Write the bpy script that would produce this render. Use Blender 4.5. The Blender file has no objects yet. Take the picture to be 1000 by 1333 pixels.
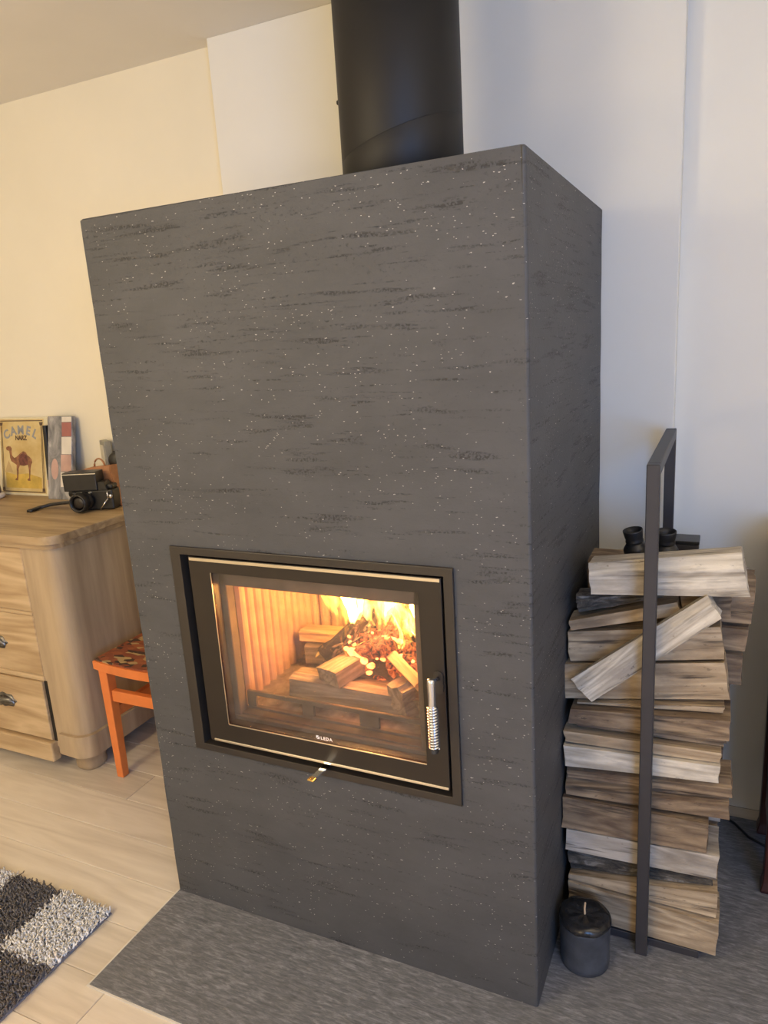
import bpy, bmesh, math, random
from mathutils import Vector, Matrix, noise as mnoise
import numpy as np
S = bpy.context.scene
COL = S.collection
PI = math.pi
rnd = random.Random(7)

# ------------------------------------------------------------------ camera
cd = bpy.data.cameras.new('camera')
cam = bpy.data.objects.new('camera', cd); COL.objects.link(cam)
cd.sensor_fit = 'HORIZONTAL'; cd.sensor_width = 36.0
cd.lens = 944.962 * 36.0 / 1000.0
cd.clip_start = 0.02
M = Matrix(((0.90777264, -0.0433505, 0.41721645), (0.41498884, 0.23769607, -0.87822824), (-0.06109908, 0.97037174, 0.23376396))).to_4x4()
M.translation = (0.30197, -1.24641, 1.41406)
cam.matrix_world = M
S.camera = cam

# ------------------------------------------------------------------ world, lights, exposure
w = bpy.data.worlds.new('world'); S.world = w; w.use_nodes = True
bg = w.node_tree.nodes['Background']; bg.inputs[0].default_value = (0.45, 0.62, 1.0, 1); bg.inputs[1].default_value = 0.8

def lamp(name, kind, loc, energy, color, size=0.1, target=None, sy=None):
    l = bpy.data.lights.new(name, kind); l.energy = energy; l.color = color
    if kind == 'AREA':
        l.size = size
        if sy: l.shape = 'RECTANGLE'; l.size_y = sy
    else:
        l.shadow_soft_size = size
    o = bpy.data.objects.new(name, l); COL.objects.link(o); o.location = loc
    if target is not None:
        o.rotation_euler = (Vector(target) - Vector(loc)).to_track_quat('-Z', 'Y').to_euler()
    return o
lamp('room_lamp', 'POINT', (-1.55, -1.75, 1.80), 62, (1.0, 0.81, 0.51), 0.30)
lamp('added_log_lamp', 'POINT', (-0.62, -2.2, 1.02), 27, (1.0, 0.72, 0.37), 0.16)  # added second warm lamp out of view, brightens the log stack
ul = lamp('added_uplight', 'SPOT', (1.05, -0.75, 1.70), 74, (1.0, 0.82, 0.55), 0.12, (1.05, -0.75, 3.0)); ul.data.spot_size = math.radians(125); ul.data.spot_blend = 0.6  # added uplight out of view, ceiling bounce warms the upper right wall
lamp('window_daylight', 'AREA', (1.66, -2.6, 1.40), 60, (0.20, 0.45, 1.0), 1.2, (0.1, 0.6, 1.0), 1.2)
lamp('fire_glow', 'POINT', (-0.43, 0.19, 0.80), 11.0, (1.0, 0.34, 0.13), 0.08)
vs = S.view_settings
vs.view_transform = 'Standard'; vs.look = 'None'; vs.gamma = 1.0; vs.use_curve_mapping = False
vs.exposure = 0.0

# ------------------------------------------------------------------ node helpers
def newmat(name):
    m = bpy.data.materials.new(name); m.use_nodes = True
    nt = m.node_tree
    return m, nt, nt.nodes['Principled BSDF']
def N(nt, t, **kw):
    n = nt.nodes.new(t)
    for k, v in kw.items():
        if k.startswith('i_'):
            key = k[2:]
            key = int(key) if key.isdigit() else key.replace('_', ' ')
            n.inputs[key].default_value = v
        else: setattr(n, k, v)
    return n
def ramp(nt, fac, stops):
    r = nt.nodes.new('ShaderNodeValToRGB'); e = r.color_ramp.elements
    while len(e) < len(stops): e.new(0.5)
    for el, (p, c) in zip(e, stops):
        el.position = p; el.color = (c[0], c[1], c[2], 1) if not isinstance(c, (int, float)) else (c, c, c, 1)
    nt.links.new(fac, r.inputs[0]); return r
def coords(nt, scale=(1, 1, 1), rot=(0, 0, 0), kind='Object', per_object=False):
    tc = N(nt, 'ShaderNodeTexCoord'); mp = N(nt, 'ShaderNodeMapping')
    mp.inputs['Scale'].default_value = scale; mp.inputs['Rotation'].default_value = rot
    src = tc.outputs[kind]
    if per_object:
        oi = N(nt, 'ShaderNodeObjectInfo'); ml = N(nt, 'ShaderNodeMath', operation='MULTIPLY'); ml.inputs[1].default_value = 37.0
        nt.links.new(oi.outputs['Random'], ml.inputs[0])
        va = N(nt, 'ShaderNodeVectorMath', operation='ADD')
        nt.links.new(src, va.inputs[0]); nt.links.new(ml.outputs[0], va.inputs[1]); src = va.outputs[0]
    nt.links.new(src, mp.inputs[0]); return mp.outputs[0]
def noise(nt, vec, scale=5, detail=4, rough=0.55, dist=0.0):
    n = N(nt, 'ShaderNodeTexNoise'); n.inputs['Scale'].default_value = scale; n.inputs['Detail'].default_value = detail
    n.inputs['Roughness'].default_value = rough; n.inputs['Distortion'].default_value = dist
    nt.links.new(vec, n.inputs['Vector']); return n.outputs['Fac']
def mix(nt, fac, a, b, blend='MIX'):
    m = N(nt, 'ShaderNodeMix', data_type='RGBA', blend_type=blend)
    for s, v in ((m.inputs[0], fac), (m.inputs[6], a), (m.inputs[7], b)):
        if hasattr(v, 'links') or hasattr(v, 'is_linked'): nt.links.new(v, s)
        else: s.default_value = v if isinstance(v, (int, float)) else (v[0], v[1], v[2], 1)
    return m.outputs[2]
def math_(nt, op, a, b=0.0):
    m = N(nt, 'ShaderNodeMath', operation=op)
    for s, v in ((m.inputs[0], a), (m.inputs[1], b)):
        if hasattr(v, 'is_linked'): nt.links.new(v, s)
        else: s.default_value = v
    return m.outputs[0]
def bump(nt, bs, h, strength=0.3, dist=0.01):
    b = N(nt, 'ShaderNodeBump'); b.inputs['Strength'].default_value = strength; b.inputs['Distance'].default_value = dist
    nt.links.new(h, b.inputs['Height']); nt.links.new(b.outputs[0], bs.inputs['Normal'])

def plain(name, c, rough=0.5, metal=0.0, var=0.12, scale=12, bmp=0.0, stretch=(1, 1, 1)):
    m, nt, b = newmat(name)
    v = coords(nt, stretch); n = noise(nt, v, scale, 4)
    lo = tuple(x * (1 - var) for x in c); hi = tuple(min(1, x * (1 + var)) for x in c)
    r = ramp(nt, n, [(0.3, lo), (0.7, hi)])
    nt.links.new(r.outputs[0], b.inputs['Base Color'])
    b.inputs['Roughness'].default_value = rough; b.inputs['Metallic'].default_value = metal
    if bmp: bump(nt, b, n, bmp, 0.002)
    return m

def wood(name, dark, light, axis='X', scale=1.0, rough=0.6, per=True, knots=0.0, bmp=0.25, ring=9.0, wear=None, crack=None):
    m, nt, b = newmat(name)
    st = {'X': (0.9, 9, 9), 'Y': (9, 0.9, 9), 'Z': (9, 9, 0.9)}[axis]
    st = tuple(s * scale for s in st)
    v = coords(nt, st, per_object=per)
    big = noise(nt, v, 0.9, 3, 0.5, 0.6)
    ringv = math_(nt, 'FRACT', math_(nt, 'MULTIPLY', big, ring))
    tri = math_(nt, 'ABSOLUTE', math_(nt, 'SUBTRACT', ringv, 0.5))
    fine = noise(nt, v, 7.0, 6, 0.65)
    f = math_(nt, 'ADD', math_(nt, 'MULTIPLY', tri, 0.8), math_(nt, 'MULTIPLY', fine, 0.6))
    r = ramp(nt, f, [(0.22, dark), (0.72, light)])
    c = r.outputs[0]
    if wear:
        n2 = noise(nt, coords(nt, (2.2, 6, 6), per_object=per), 3.0, 5, 0.6)
        rr = ramp(nt, n2, [(0.46, 0.0), (0.68, 0.85)])
        c = mix(nt, rr.outputs[0], c, wear)
    if crack:
        ck = noise(nt, coords(nt, (3.5, 60, 60), per_object=per), 1.0, 3, 0.6)
        gate = ramp(nt, noise(nt, coords(nt, (4, 14, 14), per_object=per), 1.3, 3), [(0.42, 0.0), (0.6, 1.0)]).outputs[0]
        cm_ = math_(nt, 'MULTIPLY', ramp(nt, ck, [(0.56, 0.0), (0.64, 0.9)]).outputs[0], gate)
        sp = math_(nt, 'MULTIPLY', ramp(nt, noise(nt, coords(nt, (40, 90, 90), per_object=per), 1.0, 3, 0.7), [(0.62, 0.0), (0.70, 0.8)]).outputs[0], gate)
        c = mix(nt, math_(nt, 'MAXIMUM', cm_, sp), c, crack)
        fine = math_(nt, 'SUBTRACT', fine, math_(nt, 'MULTIPLY', cm_, 0.8))
    nt.links.new(c, b.inputs['Base Color'])
    b.inputs['Roughness'].default_value = rough
    bump(nt, b, fine, bmp, 0.003)
    return m

def emit_mat(name, color, strength):
    m, nt, b = newmat(name)
    b.inputs['Emission Color'].default_value = (*color, 1); b.inputs['Emission Strength'].default_value = strength
    return m

# ------------------------------------------------------------------ materials
def plaster_mat():
    m, nt, b = newmat('dark_plaster')
    v = coords(nt)
    cloud = noise(nt, coords(nt, (1.6, 1.6, 3.2)), 2.2, 6, 0.65)
    base = ramp(nt, cloud, [(0.3, (0.053, 0.0535, 0.0545)), (0.7, (0.078, 0.078, 0.079))]).outputs[0]
    grit = noise(nt, v, 190, 2, 0.6)
    speck = noise(nt, coords(nt, (1, 1, 1.6)), 95, 3, 0.7)
    def streaks(sc, lo, hi):
        st = noise(nt, coords(nt, sc, (0, 0.03, 0)), 2.6, 4, 0.55)
        return ramp(nt, st, [(lo, 0.0), (hi, 1.0)]).outputs[0]
    gm = ramp(nt, grit, [(0.45, 0.0), (0.55, 1.0)]).outputs[0]
    gm2 = ramp(nt, speck, [(0.50, 0.0), (0.58, 1.0)]).outputs[0]
    p1 = math_(nt, 'MULTIPLY', streaks((2.2, 2.2, 24), .57, .66), gm)
    p2 = math_(nt, 'MULTIPLY', streaks((1.6, 1.6, 55), .60, .66), gm2)
    p3 = math_(nt, 'MULTIPLY', streaks((2.0, 2.0, 7), .45, .70), math_(nt, 'MULTIPLY', ramp(nt, speck, [(0.60, 0.0), (0.66, 1.0)]).outputs[0], 0.8))
    pit = math_(nt, 'MINIMUM', math_(nt, 'ADD', math_(nt, 'ADD', p1, p2), p3), 1.0)
    c = mix(nt, math_(nt, 'MULTIPLY', pit, 0.85), base, (0.020, 0.019, 0.019))
    def chips(scale, rot, size, amount, c):     # pale mineral chips, irregular and clustered
        vo = N(nt, 'ShaderNodeTexVoronoi', feature='F1'); vo.inputs['Scale'].default_value = 1.0
        nz = N(nt, 'ShaderNodeTexNoise'); nz.inputs['Scale'].default_value = 120
        nt.links.new(v, nz.inputs['Vector'])
        sc = N(nt, 'ShaderNodeVectorMath', operation='SCALE'); sc.inputs['Scale'].default_value = 0.9
        nt.links.new(nz.outputs['Color'], sc.inputs[0])
        ad = N(nt, 'ShaderNodeVectorMath', operation='ADD')
        nt.links.new(coords(nt, scale, rot), ad.inputs[0]); nt.links.new(sc.outputs[0], ad.inputs[1]); nt.links.new(ad.outputs[0], vo.inputs['Vector'])
        ch = ramp(nt, vo.outputs['Distance'], [(size, 1.0), (size + .05, 0.0)]).outputs[0]
        sep = N(nt, 'ShaderNodeSeparateColor'); nt.links.new(vo.outputs['Color'], sep.inputs[0])
        dens = noise(nt, coords(nt, (1.5, 1.5, 4), (0, rot[1], 0)), 2.6, 3)
        thr = math_(nt, 'SUBTRACT', math_(nt, 'MULTIPLY', dens, amount), amount * 0.40)
        k = math_(nt, 'MULTIPLY', math_(nt, 'MULTIPLY', ch, math_(nt, 'LESS_THAN', sep.outputs[0], thr)), math_(nt, 'ADD', math_(nt, 'MULTIPLY', sep.outputs[1], 0.75), 0.2))
        return mix(nt, k, c, (0.58, 0.55, 0.50))
    c = chips((62, 62, 150), (0, 0.4, 0), 0.115, 0.70, c)
    c = chips((120, 120, 260), (0, -0.5, 0), 0.16, 0.9, c)
    nt.links.new(c, b.inputs['Base Color'])
    b.inputs['Roughness'].default_value = 0.6
    h = math_(nt, 'SUBTRACT', math_(nt, 'MULTIPLY', grit, 0.4), pit)
    bump(nt, b, h, 0.35, 0.004)
    return m
def slate_mat():
    m, nt, b = newmat('grey_slate')
    a = noise(nt, coords(nt, (7, 38, 10), (0, 0, 0.16)), 4.0, 9, 0.75, 0.5)
    base = ramp(nt, a, [(0.30, (0.062, 0.064, 0.069)), (0.50, (0.158, 0.160, 0.166)), (0.72, (0.37, 0.372, 0.378))]).outputs[0]
    big = noise(nt, coords(nt, (1.5, 5, 3), (0, 0, 0.16)), 2.0, 3)
    base = mix(nt, ramp(nt, big, [(0.35, 0.0), (0.7, 0.45)]).outputs[0], base, (0.11, 0.108, 0.108))
    vv = noise(nt, coords(nt, (2.6, 15, 4), (0, 0, 0.12)), 2.4, 4, 0.5, 0.6)
    vein = ramp(nt, vv, [(0.72, 0.0), (0.76, 0.6)]).outputs[0]
    c = mix(nt, vein, base, (0.48, 0.46, 0.43))
    nt.links.new(c, b.inputs['Base Color']); b.inputs['Roughness'].default_value = 0.55
    bump(nt, b, a, 0.3, 0.003); return m
def flame_mat(name, dens, hot):
    m = bpy.data.materials.new(name); m.use_nodes = True; nt = m.node_tree; nt.nodes.clear()
    out = N(nt, 'ShaderNodeOutputMaterial'); em = N(nt, 'ShaderNodeEmission')
    em.inputs['Color'].default_value = (1.0, hot, hot * hot * 0.32, 1)
    n = noise(nt, coords(nt, (48, 48, 17)), 1.0, 2, 0.5, 1.2)
    s = ramp(nt, n, [(0.40, 0.03), (0.62, 1.0)]).outputs[0]
    nt.links.new(math_(nt, 'MULTIPLY', s, dens), em.inputs['Strength'])
    nt.links.new(em.outputs[0], out.inputs['Volume']); return m
def ember_mat(name, lo, hi, strength, scale=60):
    m, nt, b = newmat(name)
    n = noise(nt, coords(nt), scale, 4, 0.6, 0.8)
    g = ramp(nt, n, [(lo, 0.0), (hi, 1.0)]).outputs[0]
    b.inputs['Base Color'].default_value = (0.022, 0.016, 0.015, 1); b.inputs['Roughness'].default_value = 0.9
    col = ramp(nt, n, [(lo, (1.0, 0.07, 0.012)), (min(0.99, hi + 0.05), (1.0, 0.30, 0.07))]).outputs[0]
    nt.links.new(col, b.inputs['Emission Color']); nt.links.new(math_(nt, 'MULTIPLY', g, strength), b.inputs['Emission Strength'])
    bump(nt, b, n, 0.5, 0.004); return m
def glass_mat(name, haze=0.05):
    m = bpy.data.materials.new(name); m.use_nodes = True; nt = m.node_tree; nt.nodes.clear()
    out = N(nt, 'ShaderNodeOutputMaterial'); tr = N(nt, 'ShaderNodeBsdfTransparent'); gl = N(nt, 'ShaderNodeBsdfGlossy')
    tr.inputs[0].default_value = (0.93, 0.91, 0.88, 1); gl.inputs['Roughness'].default_value = 0.04; gl.inputs['Color'].default_value = (0.8, 0.8, 0.8, 1)
    fr = N(nt, 'ShaderNodeFresnel'); ge = N(nt, 'ShaderNodeNewGeometry')
    nt.links.new(math_(nt, 'SUBTRACT', 1.45, math_(nt, 'MULTIPLY', ge.outputs['Backfacing'], 1.45 - 1 / 1.45)), fr.inputs[0])   # same ratio seen from inside the pane
    m1 = N(nt, 'ShaderNodeMixShader'); nt.links.new(fr.outputs[0], m1.inputs[0]); nt.links.new(tr.outputs[0], m1.inputs[1]); nt.links.new(gl.outputs[0], m1.inputs[2])
    df = N(nt, 'ShaderNodeBsdfDiffuse'); df.inputs[0].default_value = (0.26, 0.21, 0.165, 1)
    n = noise(nt, coords(nt, (3, 3, 6)), 2.0, 4, 0.6)
    f = ramp(nt, n, [(0.35, 0.3 * haze), (0.7, 2.2 * haze)]).outputs[0]
    m2 = N(nt, 'ShaderNodeMixShader'); nt.links.new(f, m2.inputs[0]); nt.links.new(m1.outputs[0], m2.inputs[1]); nt.links.new(df.outputs[0], m2.inputs[2])
    nt.links.new(m2.outputs[0], out.inputs['Surface']); return m

MT = {}
MT['plaster'] = plaster_mat()
MT['slate'] = slate_mat()
MT['wall_cream'] = plain('cream_wall_paint', (0.83, 0.765, 0.60), 0.85, var=0.02, scale=3)
MT['wall_white'] = plain('white_wall_paint', (0.80, 0.78, 0.71), 0.85, var=0.02, scale=3)
MT['ceiling'] = plain('ceiling_paint', (0.82, 0.78, 0.71), 0.9, var=0.02, scale=3)
MT['black_pipe'] = plain('matt_black_steel', (0.007, 0.0066, 0.0064), 0.56, var=0.1, scale=8)
MT['frame'] = plain('brown_black_steel', (0.030, 0.024, 0.019), 0.38, var=0.1, scale=10)
MT['door'] = plain('black_door_enamel', (0.016, 0.011, 0.008), 0.4, var=0.1, scale=10)
MT['recess'] = plain('recess_black', (0.012, 0.010, 0.008), 0.6)
MT['silver'] = plain('brushed_trim', (0.80, 0.74, 0.64), 0.28, metal=1.0, var=0.05)
MT['chrome'] = plain('chrome', (0.75, 0.75, 0.77), 0.14, metal=1.0, var=0.04)
MT['brass'] = plain('brass', (0.85, 0.60, 0.22), 0.25, metal=1.0, var=0.1)
MT['letter'] = plain('white_print', (0.85, 0.84, 0.82), 0.6, var=0.02)
MT['glass'] = glass_mat('sooty_glass', 0.07)
MT['firebrick'] = plain('fireclay_panel', (0.50, 0.33, 0.215), 0.9, var=0.25, scale=9, bmp=0.3)
MT['fireplate'] = plain('firebox_plate', (0.095, 0.078, 0.066), 0.8, var=0.35, scale=16, bmp=0.2)
MT['ash'] = plain('ash', (0.22, 0.19, 0.165), 0.95, var=0.4, scale=40, bmp=0.6)
MT['rack'] = plain('charcoal_powder_coat', (0.035, 0.033, 0.036), 0.45, var=0.06, scale=20)
MT['plank'] = wood('whitewashed_oak', (0.57, 0.49, 0.385), (0.70, 0.62, 0.50), 'X', 1.1, 0.6, ring=5.0, bmp=0.08)
MT['plank_pale'] = wood('pale_whitewashed_oak', (0.62, 0.54, 0.43), (0.74, 0.665, 0.545), 'X', 0.9, 0.6, ring=4.0, bmp=0.08)
MT['plank_grey'] = wood('greyed_oak', (0.52, 0.445, 0.345), (0.65, 0.57, 0.455), 'X', 1.2, 0.6, ring=6.0, bmp=0.08)
MT['subfloor'] = plain('subfloor', (0.12, 0.09, 0.06), 0.9)
MT['trimline'] = plain('pale_edge_strip', (0.62, 0.58, 0.50), 0.5)
MT['pine_front'] = wood('waxed_pine', (0.36, 0.235, 0.115), (0.585, 0.43, 0.245), 'X', 0.9, 0.5, ring=6.0, bmp=0.1)
MT['pine_side'] = wood('waxed_pine_upright', (0.29, 0.205, 0.12), (0.475, 0.355, 0.215), 'Z', 0.6, 0.5, ring=4.0, bmp=0.1)
MT['pine_top'] = wood('worn_pine_top', (0.26, 0.165, 0.08), (0.48, 0.345, 0.19), 'X', 0.9, 0.45, ring=5.0, bmp=0.1)
MT['pull'] = plain('aged_pewter', (0.16, 0.155, 0.15), 0.38, metal=1.0, var=0.4, scale=60)
MT['orange'] = plain('orange_paint', (0.72, 0.20, 0.045), 0.4, var=0.08, scale=14)
MT['black_plastic'] = plain('black_leatherette', (0.014, 0.013, 0.012), 0.38, var=0.2, scale=60, bmp=0.2)
MT['rubber'] = plain('black_rubber', (0.012, 0.012, 0.013), 0.5, var=0.2, scale=40)
MT['leather'] = plain('tan_leather', (0.42, 0.19, 0.08), 0.55, var=0.2, scale=20, bmp=0.2)
MT['grey_metal'] = plain('grey_hammered_metal', (0.30, 0.29, 0.24), 0.5, var=0.12, scale=50)
MT['cream_plastic'] = plain('cream_plastic', (0.62, 0.58, 0.47), 0.4)
MT['brown_cup'] = plain('taupe_ceramic', (0.16, 0.115, 0.095), 0.6)
MT['white_cer'] = plain('white_ceramic', (0.66, 0.62, 0.58), 0.25)
MT['mahogany'] = wood('dark_mahogany', (0.020, 0.006, 0.004), (0.055, 0.014, 0.009), 'Z', 1, 0.35, bmp=0.05)
MT['zinc'] = plain('blue_grey_wax', (0.05, 0.056, 0.068), 0.45, var=0.35, scale=26, bmp=0.15)
MT['wax'] = plain('black_wax', (0.016, 0.016, 0.017), 0.2, var=0.4, scale=40, bmp=0.6)
MT['wick'] = plain('pale_wick', (0.62, 0.46, 0.28), 0.9)
MT['yarn_white'] = plain('white_yarn', (0.90, 0.87, 0.81), 0.95, var=0.10, scale=90)
MT['yarn_grey'] = plain('charcoal_yarn', (0.19, 0.17, 0.155), 0.95, var=0.25, scale=90)
MT['rug_back'] = plain('rug_backing', (0.16, 0.16, 0.19), 0.95)
MT['cable'] = plain('black_cable', (0.01, 0.01, 0.01), 0.5)
# firewood
G = dict(rough=0.8, bmp=0.7, crack=(0.06, 0.042, 0.028))
MT['log_pale'] = wood('pale_split_birch', (0.36, 0.29, 0.20), (0.64, 0.54, 0.41), 'X', 1.3, wear=(0.26, 0.215, 0.17), **G)
MT['log_tan'] = wood('tan_split_birch', (0.27, 0.19, 0.11), (0.54, 0.415, 0.265), 'X', 1.3, wear=(0.20, 0.14, 0.085), **G)
MT['log_brown'] = wood('brown_split_wood', (0.13, 0.085, 0.05), (0.35, 0.25, 0.15), 'X', 1.5, wear=(0.085, 0.05, 0.032), **G)
MT['log_grey'] = wood('grey_split_wood', (0.28, 0.24, 0.19), (0.52, 0.46, 0.38), 'X', 1.4, wear=(0.20, 0.17, 0.14), **G)
MT['log_white'] = wood('whitish_split_birch', (0.40, 0.34, 0.255), (0.72, 0.645, 0.515), 'X', 1.6, wear=(0.33, 0.285, 0.23), **G)
def bark_mat():
    m, nt, b = newmat('grey_bark')
    n = noise(nt, coords(nt, (6, 16, 16), per_object=True), 3, 7, 0.7, 0.6)
    r = ramp(nt, n, [(0.35, (0.025, 0.02, 0.016)), (0.52, (0.10, 0.085, 0.065)), (0.7, (0.30, 0.27, 0.23))])
    nt.links.new(r.outputs[0], b.inputs['Base Color']); b.inputs['Roughness'].default_value = 0.9
    bump(nt, b, n, 0.8, 0.006); return m
MT['bark'] = bark_mat()
MT['fire_log'] = wood('scorched_log', (0.17, 0.135, 0.10), (0.36, 0.295, 0.23), 'X', 1.5, rough=0.85, bmp=0.5, wear=(0.07, 0.05, 0.035))
MT['fire_pale'] = wood('unburnt_kindling', (0.42, 0.28, 0.14), (0.66, 0.48, 0.28), 'X', 1.5, rough=0.8, bmp=0.4)
MT['char'] = ember_mat('charred_wood', 0.64, 0.84, 1.0, 70)
MT['ember'] = ember_mat('glowing_ember', 0.38, 0.70, 1.9, 85)
MT['flake'] = plain('ash_edged_char', (0.10, 0.075, 0.07), 0.9, var=0.95, scale=70, bmp=0.5)
MT['hot'] = ember_mat('white_hot_coal', 0.22, 0.50, 9.0, 45)
MT['flame'] = flame_mat('flame', 300, 0.50)
MT['flame_thin'] = flame_mat('flame_thin', 170, 0.40)
MT['flame_core'] = flame_mat('flame_core', 480, 0.60)

# ------------------------------------------------------------------ object helpers
def obj(name, bm, mat, parent=None, smooth=False, loc=None):
    me = bpy.data.meshes.new(name)
    bmesh.ops.recalc_face_normals(bm, faces=bm.faces[:])
    bm.to_mesh(me); bm.free()
    for mm in (mat if isinstance(mat, (list, tuple)) else [mat]): me.materials.append(mm)
    if smooth:
        for p in me.polygons: p.use_smooth = True
    o = bpy.data.objects.new(name, me); COL.objects.link(o)
    if loc is not None:
        me.transform(Matrix.Translation(-Vector(loc))); o.location = loc
    if parent is not None:
        adopt(o, parent)
    return o
def world_of(o):
    m = o.matrix_basis.copy()
    return m if o.parent is None else world_of(o.parent) @ o.matrix_parent_inverse @ m
def adopt(o, parent):
    o.parent = parent; o.matrix_parent_inverse = world_of(parent).inverted()
def tag(o, label, cat, group=None, kind=None):
    o['label'] = label; o['category'] = cat
    if group: o['group'] = group
    if kind: o['kind'] = kind
    return o
def thing(name, label, cat, loc=(0, 0, 0), group=None):
    o = bpy.data.objects.new(name, None); COL.objects.link(o); o.location = loc; o.empty_display_size = 0.05
    return tag(o, label, cat, group)
def struct(name, bm, mat):
    o = obj(name, bm, mat); o['kind'] = 'structure'; return o
def box(bm, x0, x1, y0, y1, z0, z1, bev=0.0, seg=1, mi=0, mat=None):
    r = bmesh.ops.create_cube(bm, size=1.0)
    vs_ = r['verts']
    for v in vs_:
        v.co = Vector((x0 + (v.co.x + .5) * (x1 - x0), y0 + (v.co.y + .5) * (y1 - y0), z0 + (v.co.z + .5) * (z1 - z0)))
    fs = set(f for v in vs_ for f in v.link_faces)
    for f in fs: f.material_index = mi
    if bev > 0:
        es = list(set(e for v in vs_ for e in v.link_edges))
        r2 = bmesh.ops.bevel(bm, geom=es, offset=bev, segments=seg, profile=0.5, affect='EDGES')
        vs_ = list(set(vs_) & set(bm.verts)) + r2['verts']
        vs_ = list(set(v for v in vs_ if v.is_valid))
    if mat is not None:
        for v in vs_: v.co = mat @ v.co
    return vs_
def bxo(name, dims, mat, parent=None, bev=0.0, seg=1, m4=None):
    bm = bmesh.new(); box(bm, *dims, bev=bev, seg=seg, mat=m4); return obj(name, bm, mat, parent)
def rings_mesh(bm, rings, cap=True, closed=True, mi=0):
    R = [[bm.verts.new(p) for p in r] for r in rings]
    n = len(R[0])
    for a, b in zip(R[:-1], R[1:]):
        for i in range(n if closed else n - 1):
            f = bm.faces.new((a[i], a[(i + 1) % n], b[(i + 1) % n], b[i])); f.material_index = mi
    if cap:
        for r in (R[0], R[-1]):
            try: bm.faces.new(r).material_index = mi
            except ValueError: pass
    return R
def lathe(bm, prof, c=(0, 0, 0), n=32, ax=None, cap=True):
    rings = []
    for r, z in prof:
        rings.append([Vector((r * math.cos(2 * PI * i / n), r * math.sin(2 * PI * i / n), z)) for i in range(n)])
    q = Vector((0, 0, 1)).rotation_difference(Vector(ax).normalized()) if ax is not None else None
    c = Vector(c)
    rings = [[(q @ p if q else p) + c for p in r] for r in rings]
    return rings_mesh(bm, rings, cap)
def tube(bm, pts, r, n=8, flat=1.0):
    pts = [Vector(p) for p in pts]; rings = []
    for i, p in enumerate(pts):
        t = (pts[min(i + 1, len(pts) - 1)] - pts[max(i - 1, 0)]).normalized()
        up = Vector((0, 0, 1)) if abs(t.z) < 0.95 else Vector((1, 0, 0))
        a = t.cross(up).normalized(); b = a.cross(t).normalized()
        rr = r[i] if isinstance(r, (list, tuple)) else r
        rings.append([p + a * math.cos(2 * PI * k / n) * rr + b * math.sin(2 * PI * k / n) * rr * flat for k in range(n)])
    rings_mesh(bm, rings)
def plan_prism(bm, pts, z0, z1, bev=0.0, seg=2):
    a = [bm.verts.new((x, y, z0)) for x, y in pts]; b = [bm.verts.new((x, y, z1)) for x, y in pts]
    n = len(pts); top = bm.faces.new(b); bot = bm.faces.new(a[::-1])
    for i in range(n): bm.faces.new((a[i], a[(i + 1) % n], b[(i + 1) % n], b[i]))
    if bev:
        es = list(top.edges) + list(bot.edges)
        bmesh.ops.bevel(bm, geom=es, offset=bev, segments=seg, profile=0.5, affect='EDGES')
def arc(cx, cy, r, a0, a1, n):
    return [(cx + r * math.cos(a0 + (a1 - a0) * i / n), cy + r * math.sin(a0 + (a1 - a0) * i / n)) for i in range(n + 1)]
def text(name, s, size, m4, mat, parent, spacing=1.0, extrude=0.0003, bold=0.0):
    cu = bpy.data.curves.new(name, 'FONT'); cu.body = s; cu.size = size; cu.extrude = extrude; cu.align_x = 'CENTER'
    cu.space_character = spacing; cu.offset = bold
    t = bpy.data.objects.new(name, cu); COL.objects.link(t)
    bpy.context.view_layer.update()
    me = bpy.data.meshes.new_from_object(t.evaluated_get(bpy.context.evaluated_depsgraph_get()))
    bpy.data.objects.remove(t); bpy.data.curves.remove(cu)
    me.transform(m4); me.materials.clear(); me.materials.append(mat)
    o = bpy.data.objects.new(name, me); COL.objects.link(o)
    if parent is not None: adopt(o, parent)
    return o
FRONT = Matrix(((1, 0, 0, 0), (0, 0, -1, 0), (0, 1, 0, 0), (0, 0, 0, 1)))   # text x,y -> world x,z facing -Y

# ------------------------------------------------------------------ room shell
XL, XR, YF, YB, ZC = -3.2, 1.7, -3.4, 0.87, 2.331
YBR = 0.815
bm = bmesh.new(); box(bm, XL, XR, YF, YB + 0.1, -0.06, -0.012); floor = struct('floor', bm, MT['subfloor'])
def plank(x0, x1, y0, y1, mat):
    bm = bmesh.new(); g = 0.0006
    box(bm, x0 + g, x1 - g, y0 + g, y1 - g, -0.012, 0.0, bev=0.0012)
    return obj('plank', bm, mat, floor, loc=((x0 + x1) / 2, (y0 + y1) / 2, 0))
joints = {0: [-1.41, -2.55], 1: [-2.0], 2: [-1.75], 3: [-2.3, -0.921 - 1.3], 4: [-0.921]}
PW = 0.1385
row_top = [YB]
y = 0.265
rows = []
yy = 0.265
while yy > YF: rows.append((yy - PW, yy)); yy -= PW
yy = 0.265
up = []
while yy < YB: up.append((yy, min(YB, yy + PW))); yy += PW
rows = up[::-1] + rows
for i, (a, b) in enumerate(rows):
    a = max(a, YF)
    k = i - len(up)
    if k == -1: js = [-1.411, -2.75, -0.05]
    elif k == 4: js = [-0.921, -2.2, 0.4]
    else:
        s = rnd.uniform(-1.0, -0.3) if k != 0 else -0.2
        js = [s + 1.35, s, s - 1.35]
        js = [j for j in js if not (-1.7 < j < -0.99 and k not in (-1, 4))]
    xs = sorted([j for j in js if XL + 0.1 < j < XR - 0.1])
    xs = [XL] + xs + [XR]
    for x0, x1 in zip(xs[:-1], xs[1:]):
        plank(x0, x1, a, b, MT[rnd.choice(['plank', 'plank_pale', 'plank', 'plank_grey'])])

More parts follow.
